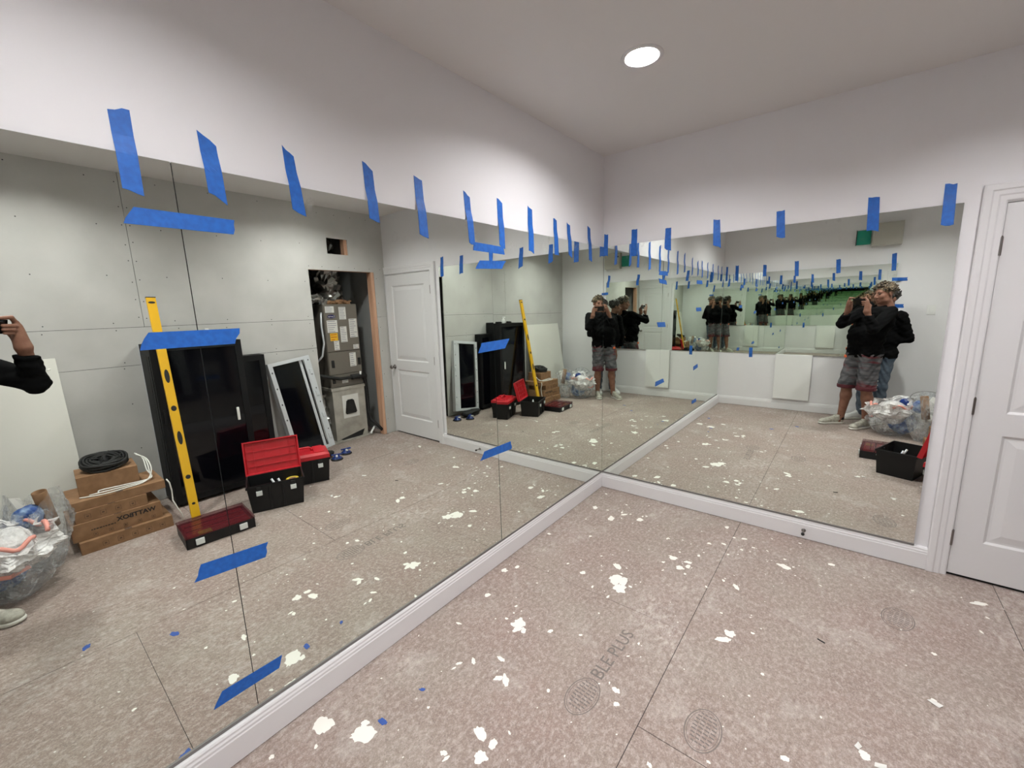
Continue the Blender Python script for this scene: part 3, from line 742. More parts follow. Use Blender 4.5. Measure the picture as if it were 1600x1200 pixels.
for y, z in ((-.165, .985), (.185, .985), (-.175, .79), (.19, .80)):
    obj('grip_hole', bx(-.016, -.010, y-.018, y+.018, z-.045, z+.045, bev=.006), M['rubber'], t)
obj('plenum_box', bx(-.02, dp, -hw, hw, .0, .655, bev=.003), M['galv'], t)
obj('plenum_flange', bx(-.028, dp, -hw-.012, hw+.012, .655, .69), M['galv'], t)
obj('duct_patch', bx(-.0215, -.019, -.10, .12, .29, .58), M['paper'], t)
bm = bmesh.new(); hexa(bm, [(-.035, -.075, .34), (-.02, -.075, .34), (-.02, .085, .34), (-.035, .085, .34), (-.035, -.04, .52), (-.02, -.05, .52), (-.02, .055, .52), (-.035, .045, .52)])
bmesh.ops.recalc_face_normals(bm, faces=bm.faces); bmesh.ops.bevel(bm, geom=list(bm.edges), offset=.012, segments=2, affect='EDGES')
obj('duct_cover', bm, M['rubber'], t)
bm = bmesh.new(); prism([(-.14, .02), (.13, .02), (.17, .10), (-.17, .035)], lambda y, z: (-.0225, y, z), lambda y, z: (-.019, y, z), bm)
obj('open_slot', bm, M['dark_gap'], t)
# crumpled flexible foil ducts
def crumple(path, rad, amp, seed, seg=26):
    rr = random.Random(seed); P = []
    for i in range(len(path)-1):
        for k in range(7):
            a, c_ = Vector(path[i]), Vector(path[i+1]); P.append(a.lerp(c_, k/7))
    P.append(Vector(path[-1]))
    bm = tube(P, [rad*(1+.10*math.sin(i*2.3)+rr.uniform(-.05, .05)) for i in range(len(P))], seg)
    for v in bm.verts: v.co += Vector((rr.uniform(-amp, amp), rr.uniform(-amp, amp), rr.uniform(-amp, amp)))
    return bm
obj('foil_duct', crumple([(.22, .0, 1.70), (.22, -.02, 1.95), (.20, -.05, 2.2), (.25, -.1, 2.6)], .15, .018, 3), M['foil'], t)
obj('foil_duct', crumple([(.05, -.16, 1.72), (.03, -.26, 1.78), (.1, -.38, 1.72), (.2, -.45, 1.6)], .045, .008, 4), M['foil'], t)
obj('foil_duct', crumple([(.12, -.30, .10), (.12, -.29, .35), (.16, -.31, .60)], .075, .014, 5), M['foil'], t)
obj('insulation_flap', crumple([(.05, -.17, 1.715), (.05, .0, 1.725), (.05, .17, 1.715)], .022, .012, 6, 10), M['card'], t)
obj('insulated_pipe', tube([(.1, -.5, .93), (-.03, -.32, .86), (-.05, -.12, .80), (-.05, .05, .795), (-.05, .18, .785), (-.03, .235, .74), (-.02, .25, .60), (-.02, .252, .30), (-.05, .26, .2), (-.10, .30, .14), (-.17, .335, .06)], .02, 10), M['rubber'], t, True)
obj('pipe_wrap', tube([(-.05, .04, .80), (-.05, .10, .80), (-.05, .235, .79)], .034, 10), M['rubber'], t, True)
obj('white_pipe', tube([(-.06, .15, .77), (-.062, .16, .86)], .012, 8), M['whiteplastic'], t, True)
obj('grey_conduit', tube([(.0, -.24, 1.60), (-.04, -.265, 1.58), (-.05, -.28, 1.45), (-.06, -.275, 1.25), (-.06, -.31, 1.1), (0, -.38, 1.0)], .011, 8), M['greyframe'], t, True)
obj('drain_pan', bx(-.06, dp, -.27, .27, 0.001, .02), M['galv'], t)
obj('pipe_stub', tube([(-.11, .20, .04), (-.06, .25, .05), (-.05, .30, .10)], .014, 8), M['whiteplastic'], t, True)

# ------------------------------------------------------------------ racks
def rack(name, x0, x1, y0, y1, h, lab, feet=True, grille=True):
    t = thing(name, lab, 'equipment rack', (x0, y0, 0)); w, d = y1-y0, x1-x0
    obj('carcass', bx(.02, d, 0, w, .03, h, bev=.004), M['blackmetal'], t)
    fr = bmesh.new()
    for a in ((0, w, .03, .08), (0, w, h-.055, h)): bx(0, .02, *a, fr)
    bx(0, .02, 0, .05, .08, h-.055, fr); bx(0, .02, w-.05, w, .08, h-.055, fr)
    dr = obj('door_frame', fr, M['blackmetal'], t)
    obj('door_glass', bx(.006, .012, .05, w-.05, .08, h-.055), M['blackglass'], t)
    for a, b_ in ((.03, .03), (.03, w-.06), (d-.07, .03), (d-.07, w-.06)):
        obj('foot', bx(a, a+.04, b_, b_+.03, 0, .032), M['rubber'], t)
    return t, w, d
t, w, d = rack('equipment_rack', 2.70, 3.04, -2.483, -1.83, 1.39, 'tall black equipment rack with smoked glass door behind the yellow level')
obj('side_panel', bx(.04, d-.03, -.004, .0, .10, 1.30), M['blackmetal'], t)
obj('side_strip', bx(.10, .155, -.0055, -.004, .10, 1.30), M['blackmetal'], t)
obj('edge_film', bx(d-.003, d+.003, -.005, .0, .02, 1.385), M['greyframe'], t)
obj('pull_handle', bx(-.018, 0, w-.115, w-.093, .66, .78, bev=.008), M['whiteplastic'], t)
obj('door_latch', bx(-.012, 0, .018, .034, .74, .86, bev=.004), M['black'], t)
for i in range(3): obj('equipment_unit', bx(.05, d-.02, .055, w-.055, .18+.31*i, .27+.31*i, bev=.003), M['black'], t)
t, w, d = rack('equipment_rack', 2.93, 3.045, -1.825, -1.565, 1.215, 'shorter shallow black rack between the tall rack and the leaning frame')
# things on the tall rack
t = thing('spray_bottle', 'small white spray bottle standing on the tall black rack', 'bottle', (2.80, -2.05, 1.39))
obj('bottle_body', lathe([(.026, 0), (.028, .004), (.028, .055), (.012, .078), (.012, .086)], 16), M['whiteplastic'], t, True)
obj('trigger_head', bx(-.038, .016, -.009, .009, .086, .108, bev=.004), M['whiteplastic'], t)
for x, y, l_, lab in ((2.78, -1.90, .10, 'flat black tool lying left of the spray bottle on the rack'), (2.79, -2.17, .07, 'short black tool lying right of the spray bottle on the rack')):
    t = thing('hand_tool', lab, 'tool', (x, y, 1.39)); obj('tool_body', bx(-.02, .02, -l_/2, l_/2, 0, .03, bev=.006), M['black'], t); obj('tool_grip', bx(-.014, .014, -l_/2-.03, -l_/2, .004, .024, bev=.005), M['rubber'], t)
# leaning pale frame with black glass
st_, ntp, nbp = Vector((2.985, -1.535, 1.10)), Vector((3.03, -1.085, 1.15)), Vector((2.905, -.955, .11))
wv = (ntp-st_); hv = (nbp-ntp); Wd, Hd = wv.length, hv.length; wx = wv.normalized(); hz = (-hv).normalized(); hz = (hz - wx*hz.dot(wx)).normalized(); dn = wx.cross(hz)
t = thing('rack_door_frame', 'pale grey metal door frame with black glass leaning beside the furnace closet', 'door frame', (0, 0, 0))
sb = ntp + hv - wv
t.matrix_world = Matrix(((wx[0], dn[0], hz[0], sb[0]), (wx[1], dn[1], hz[1], sb[1]), (wx[2], dn[2], hz[2], sb[2]), (0, 0, 0, 1)))
# local: x width, z height, y = normal (towards wall is +/-)
sgn = 1 if dn[0] > 0 else -1
def fy(a, b_): return (min(a*sgn, b_*sgn), max(a*sgn, b_*sgn))
for nm, a in (('left_stile', (0, .045, 0, Hd)), ('right_stile', (Wd-.07, Wd, 0, Hd)), ('top_rail', (.045, Wd-.07, Hd-.035, Hd)), ('bottom_rail', (.045, Wd-.07, 0, .035))):
    y0, y1 = fy(-.012, 0.0); obj(nm, bx(a[0], a[1], y0, y1, a[2], a[3], bev=.002), M['greyframe'], t)
y0, y1 = fy(0, .055); obj('side_return', bx(0, .004, y0, y1, 0, Hd), M['greyframe'], t); obj('side_return', bx(Wd-.004, Wd, y0, y1, 0, Hd), M['greyframe'], t)
y0, y1 = fy(.010, .05); obj('inner_channel', bx(Wd-.115, Wd-.085, y0, y1, .035, Hd-.035, bev=.002), M['greyframe'], t)
y0, y1 = fy(.018, .024); obj('glass_pane', bx(.045, Wd-.07, y0, y1, .035, Hd-.035), M['blackglass'], t)
for i in range(4):
    y0, y1 = fy(-.020, -.010); obj('clip_tab', bx(Wd-.045, Wd-.012, y0, y1, .10+.25*i, .155+.25*i, bev=.004), M['greyframe'], t)
for i in range(6):
    y0, y1 = fy(-.0135, -.011); obj('bolt_hole', bx(.016, .028, y0, y1, .10+.17*i, .116+.17*i), M['screw'], t); obj('bolt_hole', bx(Wd-.030, Wd-.020, y0, y1, .20+.16*i, .214+.16*i), M['screw'], t)
# black soft bag under the frame
def blob_bag(sx, sy, sz, seed, amp=.12, k=14, j=10):
    rr = random.Random(seed); bm = bmesh.new(); rows = []
    for a in range(j+1):
        th = math.pi*a/j; row = []
        for i in range(k):
            ph = 2*math.pi*i/k; f = 1+rr.uniform(-amp, amp)
            q = lambda v, e=.6: math.copysign(abs(v)**e, v)
            row.append(bm.verts.new((sx*q(math.sin(th)*math.cos(ph))*f, sy*q(math.sin(th)*math.sin(ph))*f, max(0, sz*(1-q(math.cos(th)))/2*(1+rr.uniform(-.06, .06))))))
        rows.append(row)
    for A, B in zip(rows[:-1], rows[1:]):
        for i in range(k): bm.faces.new((A[i], A[(i+1) % k], B[(i+1) % k], B[i]))
    bmesh.ops.remove_doubles(bm, verts=bm.verts, dist=1e-5); bmesh.ops.recalc_face_normals(bm, faces=bm.faces); return bm
t = thing('tool_bag', 'low black soft tool bag on the floor under the leaning frame', 'tool bag', (2.85, -1.225, 0), .2)
obj('bag_body', blob_bag(.075, .19, .095, 5), M['rubber'], t, True)
obj('bag_strap', tube([(-.07, -.16, .05), (-.085, -.05, .07), (-.08, .06, .07), (-.06, .14, .05)], .010, 8), M['rubber'], t, True)

# ------------------------------------------------------------------ toolboxes
TBW, TBD, TBH = .42, .285, .235
def toolbox(loc, rz, lab, opened):
    """local: -y is the latch face, origin at centre of base"""
    t = thing('toolbox', lab, 'toolbox', (loc[0], loc[1], 0), rz)
    hwx, hdy = TBW/2, TBD/2
    bm = bmesh.new(); tw = .006
    def ring(sx, sy, z): return [bm.verts.new(p) for p in ((-sx, -sy, z), (sx, -sy, z), (sx, sy, z), (-sx, sy, z))]
    a = ring(hwx*.90, hdy*.90, 0.0); b_ = ring(hwx, hdy, TBH); c_ = ring(hwx-tw, hdy-tw, TBH); d_ = ring(hwx*.9-tw, hdy*.9-tw, .012)
    bm.faces.new(a[::-1]); bm.faces.new(d_)
    for A, B in ((a, b_), (b_, c_), (c_, d_)):
        for i in range(4): bm.faces.new((A[i], A[(i+1) % 4], B[(i+1) % 4], B[i]))
    bmesh.ops.recalc_face_normals(bm, faces=bm.faces)
    obj('tub', bm, M['black'], t)
    for x in (-.05, .05): obj('front_rib', bx(x-.008, x+.008, -hdy-.004, -hdy*.90, .02, TBH-.02, bev=.003), M['black'], t)
    obj('tub_rim', (lambda q: (bx(-hwx-.006, hwx+.006, -hdy-.006, -hdy+.002, TBH-.022, TBH-.004, q), bx(-hwx-.006, hwx+.006, hdy-.002, hdy+.006, TBH-.022, TBH-.004, q), bx(-hwx-.006, -hwx+.002, -hdy, hdy, TBH-.022, TBH-.004, q), bx(hwx-.002, hwx+.006, -hdy, hdy, TBH-.022, TBH-.004, q), q)[-1])(bmesh.new()), M['black'], t)
    for x in (-.125, .125):
        la = obj('latch', bx(x-.022, x+.022, -hdy-.016, -hdy-.002, TBH-.085, TBH-.045, bev=.004), M['latch'], t)
        obj('latch_hook', bx(x-.017, x+.017, -hdy-.012, -hdy-.002, TBH-.047, TBH-.012, bev=.003), M['rubber'], la)
    lid = bpy.data.objects.new('lid', None)
    bm = bmesh.new()
    # lid built flat above hinge line at back (y=+hdy); local lid frame origin at hinge, lid extends toward -y
    def lr(sx, y0, y1, z): return [bm.verts.new(p) for p in ((-sx, y0, z), (sx, y0, z), (sx, y1, z), (-sx, y1, z))]
    a = lr(hwx+.006, -TBD-.006, .004, 0); b_ = lr(hwx+.004, -TBD-.004, .002, .035); c_ = lr(hwx-.03, -TBD+.03, -.03, .052)
    e_ = lr(hwx-.004, -TBD+.004, -.006, 0); f_ = lr(hwx-.012, -TBD+.012, -.014, .030)
    for A, B in ((a, b_), (b_, c_), (e_, f_)):
        for i in range(4): bm.faces.new((A[i], A[(i+1) % 4], B[(i+1) % 4], B[i]))
    for i in range(4): bm.faces.new((a[i], e_[i], e_[(i+1) % 4], a[(i+1) % 4]))
    bm.faces.new(c_); bm.faces.new(f_)
    bmesh.ops.recalc_face_normals(bm, faces=bm.faces)
    lo = obj('lid', bm, M['red'], t)
    lo.location = (0, hdy, TBH); 
    if opened: lo.rotation_euler = (-R(104), 0, 0)
    for x in (-.14, -.07, 0, .07, .14): obj('lid_rib', bx(x-.003, x+.003, -TBD+.02, -.02, .020, .031), M['red'], lo)
    for y in (-.20, -.13, -.07): obj('lid_rib', bx(-hwx+.02, hwx-.02, y-.003, y+.003, .020, .031), M['red'], lo)
    bm = bmesh.new()
    if not opened:
        obj('lid_bin', bx(-hwx+.035, -.085, -TBD+.035, -.035, .05, .062, bev=.004), M['red'], lo); obj('lid_bin', bx(.085, hwx-.035, -TBD+.035, -.035, .05, .062, bev=.004), M['red'], lo)
    obj('carry_handle', tube([(-.075, -TBD/2, .045), (-.07, -TBD/2, .075), (-.05, -TBD/2, .088), (.05, -TBD/2, .088), (.07, -TBD/2, .075), (.075, -TBD/2, .045)], .010, 8, bm), M['red'] if not opened else M['black'], lo, True)
    return t
th = R(20)
# latch face normal (-cos th,-sin th): local -y -> rotate so
rz = th - math.pi/2
def center_from_nw(nw, rz):
    ex = Vector((math.cos(rz), math.sin(rz))); ey = Vector((-math.sin(rz), math.cos(rz)))
    # nw corner of the latch face is local (-W/2,-D/2) after rotation
    return Vector(nw) + ex*TBW/2*.95 + ey*TBD/2*.95
c1_ = center_from_nw((1.93, -1.765), rz)
tb = toolbox(c1_, rz, 'open black toolbox with its red lid tipped up', True)
# tools inside
t = thing('pliers', 'pliers with pale grips inside the open toolbox', 'pliers', (c1_.x, c1_.y, .013), rz)
obj('handle', tube([(-.06, -.03, .02), (-.05, -.02, .10), (-.035, -.01, .165), (-.02, 0, .20)], .009, 8), M['greyframe'], t, True)
obj('handle', tube([(.0, -.03, .02), (.0, -.02, .10), (.01, -.005, .165), (.03, .01, .205)], .009, 8), M['greyframe'], t, True)
t = thing('tape_roll', 'yellow and white roll lying inside the open toolbox', 'roll', (c1_.x, c1_.y, .013), rz)
obj('roll_ring', lathe([(.028, 0), (.05, 0), (.05, .16), (.028, .16), (.028, 0)], 20, loc=(-.13, .05, .0), cap=False), M['yellowpl'], t, True)
obj('roll_core', lathe([(.024, 0), (.0275, 0), (.0275, .16), (.024, .16), (.024, 0)], 20, loc=(-.13, .05, .0), cap=False), M['card'], t, True)
c2_ = center_from_nw((2.215, -1.385), rz)
toolbox(c2_, rz, 'closed black toolbox with red lid nearest the leaning pale frame', False)
# organiser
t = thing('parts_organizer', 'flat black parts case with smoky red see-through lid', 'parts case', (2.0, -2.40, 0), R(-86))
OW, OD, OH = .43, .33, .075
bm = bmesh.new(); bx(-OW/2, OW/2, -OD/2, OD/2, 0, .012, bm)
for a in ((-OW/2, OW/2, -OD/2, -OD/2+.006), (-OW/2, OW/2, OD/2-.006, OD/2), (-OW/2, -OW/2+.006, -OD/2, OD/2), (OW/2-.006, OW/2, -OD/2, OD/2)): bx(*a, .012, OH, bm)
obj('tray', bm, M['black'], t)
obj('lid', bx(-OW/2-.004, OW/2+.004, -OD/2-.004, OD/2+.004, OH, OH+.022, bev=.008), M['clear_red'], t)
for i in range(3):
    obj('bin', bx(-OW/2+.02, OW/2-.02, -OD/2+.02+.1*i, -OD/2+.105+.1*i, .012, OH-.006, bev=.004), M['red'] if i != 0 else M['red'], t)
obj('bin', bx(.05, .13, -OD/2+.03, -OD/2+.09, OH-.006, OH-.001), M['yellowpl'], t)
for x in (-.135, .135): obj('latch', bx(x-.026, x+.026, -OD/2-.014, -OD/2-.003, .018, .062, bev=.004), M['latch'], t)
obj('carry_handle', bx(-.06, .06, OD/2, OD/2+.016, .03, .06, bev=.006), M['black'], t)
for y in (-.09, 0, .09): obj('lid_ridge', bx(-OW/2+.02, OW/2-.02, y-.006, y+.006, OH+.021, OH+.025, bev=.0015), M['clear_red'], t)

# ------------------------------------------------------------------ yellow level
pb, pt_ = Vector((2.375, -2.437, .004)), Vector((2.715, -2.412, 1.765))
t = thing('spirit_level', 'long yellow spirit level leaning against the tall black rack', 'level')
zz = (pt_-pb).normalized(); xx = Vector((0, 1, 0)); xx = (xx - zz*xx.dot(zz)).normalized(); yy = zz.cross(xx); LL = (pt_-pb).length
t.matrix_world = Matrix(((xx[0], yy[0], zz[0], pb[0]), (xx[1], yy[1], zz[1], pb[1]), (xx[2], yy[2], zz[2], pb[2]), (0, 0, 0, 1)))
obj('beam', bx(-.030, .030, -.013, .013, 0.004, LL-.004, bev=.002), M['yellow'], t)
obj('end_cap', bx(-.031, .031, -.014, .014, 0, .006), M['black'], t); obj('end_cap', bx(-.031, .031, -.014, .014, LL-.006, LL), M['black'], t)
def ovalhole(z, rx, rz_, nm, m='rubber'):
    k = 20; ol = [(rx*math.cos(2*math.pi*i/k), z+rz_*math.sin(2*math.pi*i/k)) for i in range(k)]
    obj(nm, prism(ol, lambda a, b_: (a, -.0138, b_), lambda a, b_: (a, .0138, b_)), M[m], t)
for z, rx, rz_, nm in ((.12, .012, .010, 'hang_hole'), (.34, .017, .017, 'vial'), (.66, .016, .055, 'grip_hole'), (.90, .018, .022, 'vial'), (1.16, .016, .055, 'grip_hole'), (1.46, .017, .017, 'vial'), (LL-.045, .022, .009, 'hang_hole')): ovalhole(z, rx, rz_, nm)

# ------------------------------------------------------------------ cardboard boxes
def carton(lab, x0, x1, y0, y1, z0, z1, rz=0, text=None, marks=0):
    t = thing('cardboard_box', lab, 'box', ((x0+x1)/2, (y0+y1)/2, z0), rz, group='stacked cardboard boxes')
    a, b_, h = (x1-x0)/2, (y1-y0)/2, z1-z0
    obj('carton', bx(-a, a, -b_, b_, 0, h, bev=.003), M['card'], t)
    obj('tape_seam', bx(-a-.0006, -a+.06, -.02, .02, h-.0005, h+.0006), M['inkfaint'], t)
    fl = bmesh.new(); bx(-a+.004, a-.004, -.0012, .0012, h-.001, h+.0012, fl); obj('flap_gap', fl, M['ink'], t)
    if text:
        o = obj('lettering', text_mesh(text, .044, .0003, bold=.0016), M['ink'], t); place(o, (0, -1, 0), (0, 0, 1), (-a-.0008, .10, h*.66))
        bm = bmesh.new(); yy_ = -.02
        for q in range(9):
            w_ = .008 + .006*((q*7) % 4)/3; bx(-a-.0008, -a+.0004, yy_-w_, yy_, h*.46, h*.46+.007, bm); yy_ -= w_+.004
        obj('small_print', bm, M['ink'], t)['kind'] = 'stuff'
    for i in range(marks):
        yy_ = -.13 + i*.08; zz_ = h*.45 if not text else h*.2; r_ = .016 if not text else .011
        bm = bmesh.new()
        for (p, q, u, v) in ((-r_, r_, -r_, -r_+.002), (-r_, r_, r_-.002, r_), (-r_, -r_+.002, -r_, r_), (r_-.002, r_, -r_, r_)): bx(-a-.0006, -a+.0004, yy_+p, yy_+q, zz_+u, zz_+v, bm)
        bx(-a-.0006, -a+.0004, yy_-r_*.4, yy_+r_*.4, zz_-r_*.35, zz_+r_*.35, bm)
        obj('handling_mark', bm, M['inkfaint'], t)
    return t
carton('bottom flat cardboard box of the stack, printed with small handling marks', 2.375, 2.80, -3.095, -2.582, 0, .088, 0, marks=5)
carton('cardboard box with bold black lettering, second from the bottom of its stack', 2.41, 2.80, -3.12, -2.63, .089, .215, 0, 'WATTBOX', 5)
carton('plain brown cardboard box, third up in the stack', 2.42, 2.78, -3.09, -2.70, .216, .300, 0, marks=4)
carton('thin wide cardboard box on top of the stacked boxes', 2.43, 2.80, -3.10, -2.58, .301, .365, .0)
carton('small dark cardboard box under the black cable coil', 2.53, 2.80, -3.03, -2.70, .366, .505, .05)
t = thing('paper_sheet_scrap', 'crumpled grey paper hanging behind the cardboard stack', 'paper', (2.76, -2.52, 0))
# cable coils
t = thing('cable_reel', 'coil of black cable resting on the small cardboard box', 'cable', (2.66, -2.865, .532), 0, rot=(0, R(-13), 0))
for k in range(15):
    r_ = .122 - .017*(k % 5); z = .012 + .017*(k//5) + .004*(k % 2)
    obj('cable_loop', tube([(r_*math.cos(2*math.pi*i/28), r_*1.05*math.sin(2*math.pi*i/28), z + .006*math.sin(i*.7+k)) for i in range(28)], .0085, 6, closed=True), M['rubber'], t, True)
obj('reel_hub', lathe([(.03, 0), (.03, .05), (.012, .055), (.012, .07), (.0, .07)], 14), M['black'], t, True)
for a in range(4): obj('reel_spoke', tube([(.02*math.cos(a*1.57+.4), .02*math.sin(a*1.57+.4), .05), (.11*math.cos(a*1.57+.4), .11*math.sin(a*1.57+.4), .055)], .005, 6), M['black'], t, True)
t = thing('white_cable', 'loose loops of white cable spilling over the cardboard stack', 'cable', (2.60, -2.84, .366), 0)
for k in range(3):
    P = [(2.50-.018*k, -3.04+.05*k, .371), (2.452+.012*k, -2.93, .371+.006*k), (2.462+.006*k, -2.80, .371+.004*k), (2.485, -2.68+.018*k, .378), (2.56, -2.625-.012*k, .43), (2.64, -2.63-.010*k, .51), (2.70, -2.69, .552)]
    pth = []
    for i in range(len(P)-1):
        for q in range(5):
            f_ = q/5; p0 = Vector(P[max(0, i-1)]); p1 = Vector(P[i]); p2 = Vector(P[i+1]); p3 = Vector(P[min(len(P)-1, i+2)])
            pth.append(.5*((2*p1) + (p2-p0)*f_ + (2*p0-5*p1+4*p2-p3)*f_**2 + (3*p1-p0-3*p2+p3)*f_**3) + Vector((-2.60 + .011*k, 2.84, -.366 + .004*k)))
    obj('cable_loop', tube(pth, .0048, 6), M['whitecable'], t, True)
t = thing('white_cable', 'white cable hanging down the stack beside the tall rack', 'cable', (2.42, -2.57, .37), 0)
obj('cable_drop', tube([(-.0, .0, 0), (-.015, .012, -.03), (.0, .02, -.10), (-.005, .015, -.18), (-.03, .03, -.24), (-.03, .05, -.30), (-.02, .06, -.372)], .005, 6), M['whitecable'], t, True)
# remove the placeholder scrap
bpy.data.objects.remove([o for o in bpy.data.objects if o.name.startswith('paper_sheet_scrap')][0])
# leaning white board
t = thing('white_board', 'large off-white board leaning on the drywall behind the cardboard boxes', 'board', (0, 0, 0))
bm = bmesh.new(); T_ = .013
hexa(bm, [(2.805, -4.02, .001), (2.805+T_, -4.02, .001), (2.805+T_, -2.975, .001), (2.805, -2.975, .001), (3.012, -4.02, 1.325), (3.012+T_, -4.02, 1.325), (3.022+T_, -2.975, 1.325), (3.022, -2.975, 1.325)])
bmesh.ops.recalc_face_normals(bm, faces=bm.faces); obj('board_sheet', bm, M['board'], t)
bm = bmesh.new(); bx(3.004, 3.012, -3.05, -3.01, 1.245, 1.250, bm); obj('edge_tear', bm, M['gypsum'], t)

# ------------------------------------------------------------------ rubbish bags and bucket
def film_bag(rx, ry, h, seed, flare=1.0, k=60, rows=30, amp=.10):
    rr = random.Random(seed); ph = [rr.uniform(0, 6.28) for _ in range(12)]; bm = bmesh.new(); R_ = []
    for j in range(rows+1):
        v = j/rows
        prof = .55+.5*math.sin(min(1, v*1.9)*math.pi/2) if v < .55 else 1.05 - (v-.55)*.9*(1-flare) + .12*math.sin(v*9+ph[0])
        ring = []
        for i in range(k):
            a = 2*math.pi*i/k
            f = 1 + amp*(math.sin(5*a+ph[1]+3*v) + .7*math.sin(9*a+ph[2]-6*v) + .5*math.sin(14*a+ph[3]+9*v))*(.3+v) + rr.uniform(-.045, .045)
            z = h*v + (.10*h*(math.sin(2*a+ph[4]) + .6*math.sin(3*a+ph[5])) if v > .8 else 0)*(v-.8)*5
            ring.append(bm.verts.new((rx*prof*f*math.cos(a), ry*prof*f*math.sin(a), max(.002, z + .01*math.sin(7*a+ph[6]+8*v)*min(1, v*6)))))
        R_.append(ring)
    for A, B in zip(R_[:-1], R_[1:]):
        for i in range(k): bm.faces.new((A[i], A[(i+1) % k], B[(i+1) % k], B[i]))
    bm.faces.new(R_[0][::-1])
    return bm
def crumpled(rad, seed, amp=.35, sub=3):
    rr = random.Random(seed); bm = bmesh.new(); bmesh.ops.create_icosphere(bm, subdivisions=sub, radius=rad)
    ph = [Vector((rr.uniform(-1, 1), rr.uniform(-1, 1), rr.uniform(-1, 1)))*40 for _ in range(6)]
    for v in bm.verts:
        f = sum(abs(math.sin(v.co.dot(p)*(.06/rad)+i)) for i, p in enumerate(ph))/6
        v.co *= 1 - amp + 2*amp*f*.7
    return bm
t = thing('rubbish_bag', 'clear rubbish bag with cardboard tube and blue rag beside the cardboard boxes', 'rubbish bag', (2.385, -3.25, 0))
obj('film', film_bag(.135, .125, .49, 3, 1.0), M['bagclear'], t)
def sub_at(o, loc, rot=(0, 0, 0), sc=(1, 1, 1)): o.location = loc; o.rotation_euler = rot; o.scale = sc; return o
sub_at(obj('crumpled_film', crumpled(.10, 4, .3), M['bagclear'], t), (0, 0, .14))
sub_at(obj('crumpled_paper', crumpled(.075, 5, .3), M['paper'], t), (.03, -.04, .24))
t = thing('cardboard_tube', 'brown cardboard tube sticking out of the clear rubbish bag', 'tube', (2.385, -3.19, .27), 0, rot=(R(6), R(-8), 0))
obj('tube_wall', lathe([(.03, 0), (.036, 0), (.036, .26), (.03, .26), (.03, 0)], 20, cap=False), M['card'], t, True)
t = thing('blue_rag', 'crumpled blue rag on top of the clear rubbish bag', 'rag', (2.335, -3.285, .385))
obj('rag_cloth', crumpled(.075, 9, .38), M['rag'], t)
t = thing('paper_piece', 'folded white card poking from the clear rubbish bag', 'paper', (2.44, -3.30, .40), .4, rot=(R(25), R(20), .4))
obj('card_sheet', bx(-.06, .06, -.003, .003, -.06, .10), M['paper'], t)
t = thing('rubbish_bag', 'white rubbish bag with pink drawstrings slumped in front of the people', 'rubbish bag', (2.05, -3.30+.0, 0))
t.location = (2.115, -3.40, 0)
obj('film_lower', film_bag(.185, .165, .27, 13, 1.0), M['bagclear'], t)
up = obj('film_top', film_bag(.205, .175, .20, 17, 1.1, amp=.11), M['bagwhite'], t); up.location = (-.01, 0, .20); up.rotation_euler = (R(-10), R(-6), .4)
sub_at(obj('crumpled_paper', crumpled(.15, 21, .3), M['bagwhite'], t), (0, 0, .27))
sub_at(obj('crumpled_cloth', crumpled(.13, 22, .3), M['rag'], t), (.10, -.05, .14))
for k, (a0, zz_) in enumerate(((.4, .37), (2.4, .36), (4.3, .38))):
    obj('drawstring', tube([(.205*math.cos(a0+i*.11), .18*math.sin(a0+i*.11), zz_ + .02*math.sin(i*.9+k)) for i in range(13)], .012, 6), M['bagpink'], t, True)
obj('drawstring', tube([(-.18, .08, .22), (-.20, .0, .20), (-.19, -.08, .22), (-.14, -.13, .23)], .012, 6), M['bagpink'], t, True)
t = thing('blue_rag', 'dark blue rag lying on the white rubbish bag', 'rag', (2.235, -3.47, .375))
obj('rag_cloth', crumpled(.07, 31, .38), M['blueplastic'], t)
t = thing('paint_bucket', 'white plastic bucket with open rim against the back wall', 'bucket', (2.47, -3.98, 0))
obj('pail', lathe([(.0, 0), (.125, 0), (.15, .38), (.146, .38), (.122, .01), (0, .01)], 28, cap=False), M['whiteplastic'], t, True)
obj('rim', lathe([(.15, .36), (.157, .362), (.157, .385), (.146, .385)], 28, cap=False), M['whiteplastic'], t, True)
obj('wire_handle', tube([(.155*math.cos(a), .155*math.sin(a)*.3 - .10, .36 + .10*math.sin(a)) for a in [math.pi*i/16 for i in range(17)]], .003, 6), M['nickel'], t, True)
obj('inner_liner', crumpled(.11, 33, .25), M['bagclear'], t).location = (0, 0, .36)
# ------------------------------------------------------------------ suction lifters
for x, y, rz_, lab in ((2.70, -1.05, .5, 'blue suction cup lifter nearest the toolboxes on the floor'), (2.80, -.885, .2, 'blue suction cup lifter nearest the furnace closet')):
    t = thing('suction_lifter', lab, 'suction cup', (x, y, 0), rz_, group='blue suction lifters')
    obj('rubber_pad', lathe([(.062, 0), (.064, .008), (.055, .016), (.03, .02)], 28), M['rubber'], t, True)
    obj('cup_body', lathe([(.054, .014), (.05, .026), (.034, .034), (.026, .05), (.012, .056)], 24), M['blueplastic'], t, True)
    obj('lever', bx(-.012, .012, -.055, .055, .052, .066, bev=.005), M['blueplastic'], t)
    obj('lever', bx(-.055, -.015, -.010, .010, .044, .060, bev=.005), M['whiteplastic'], t)

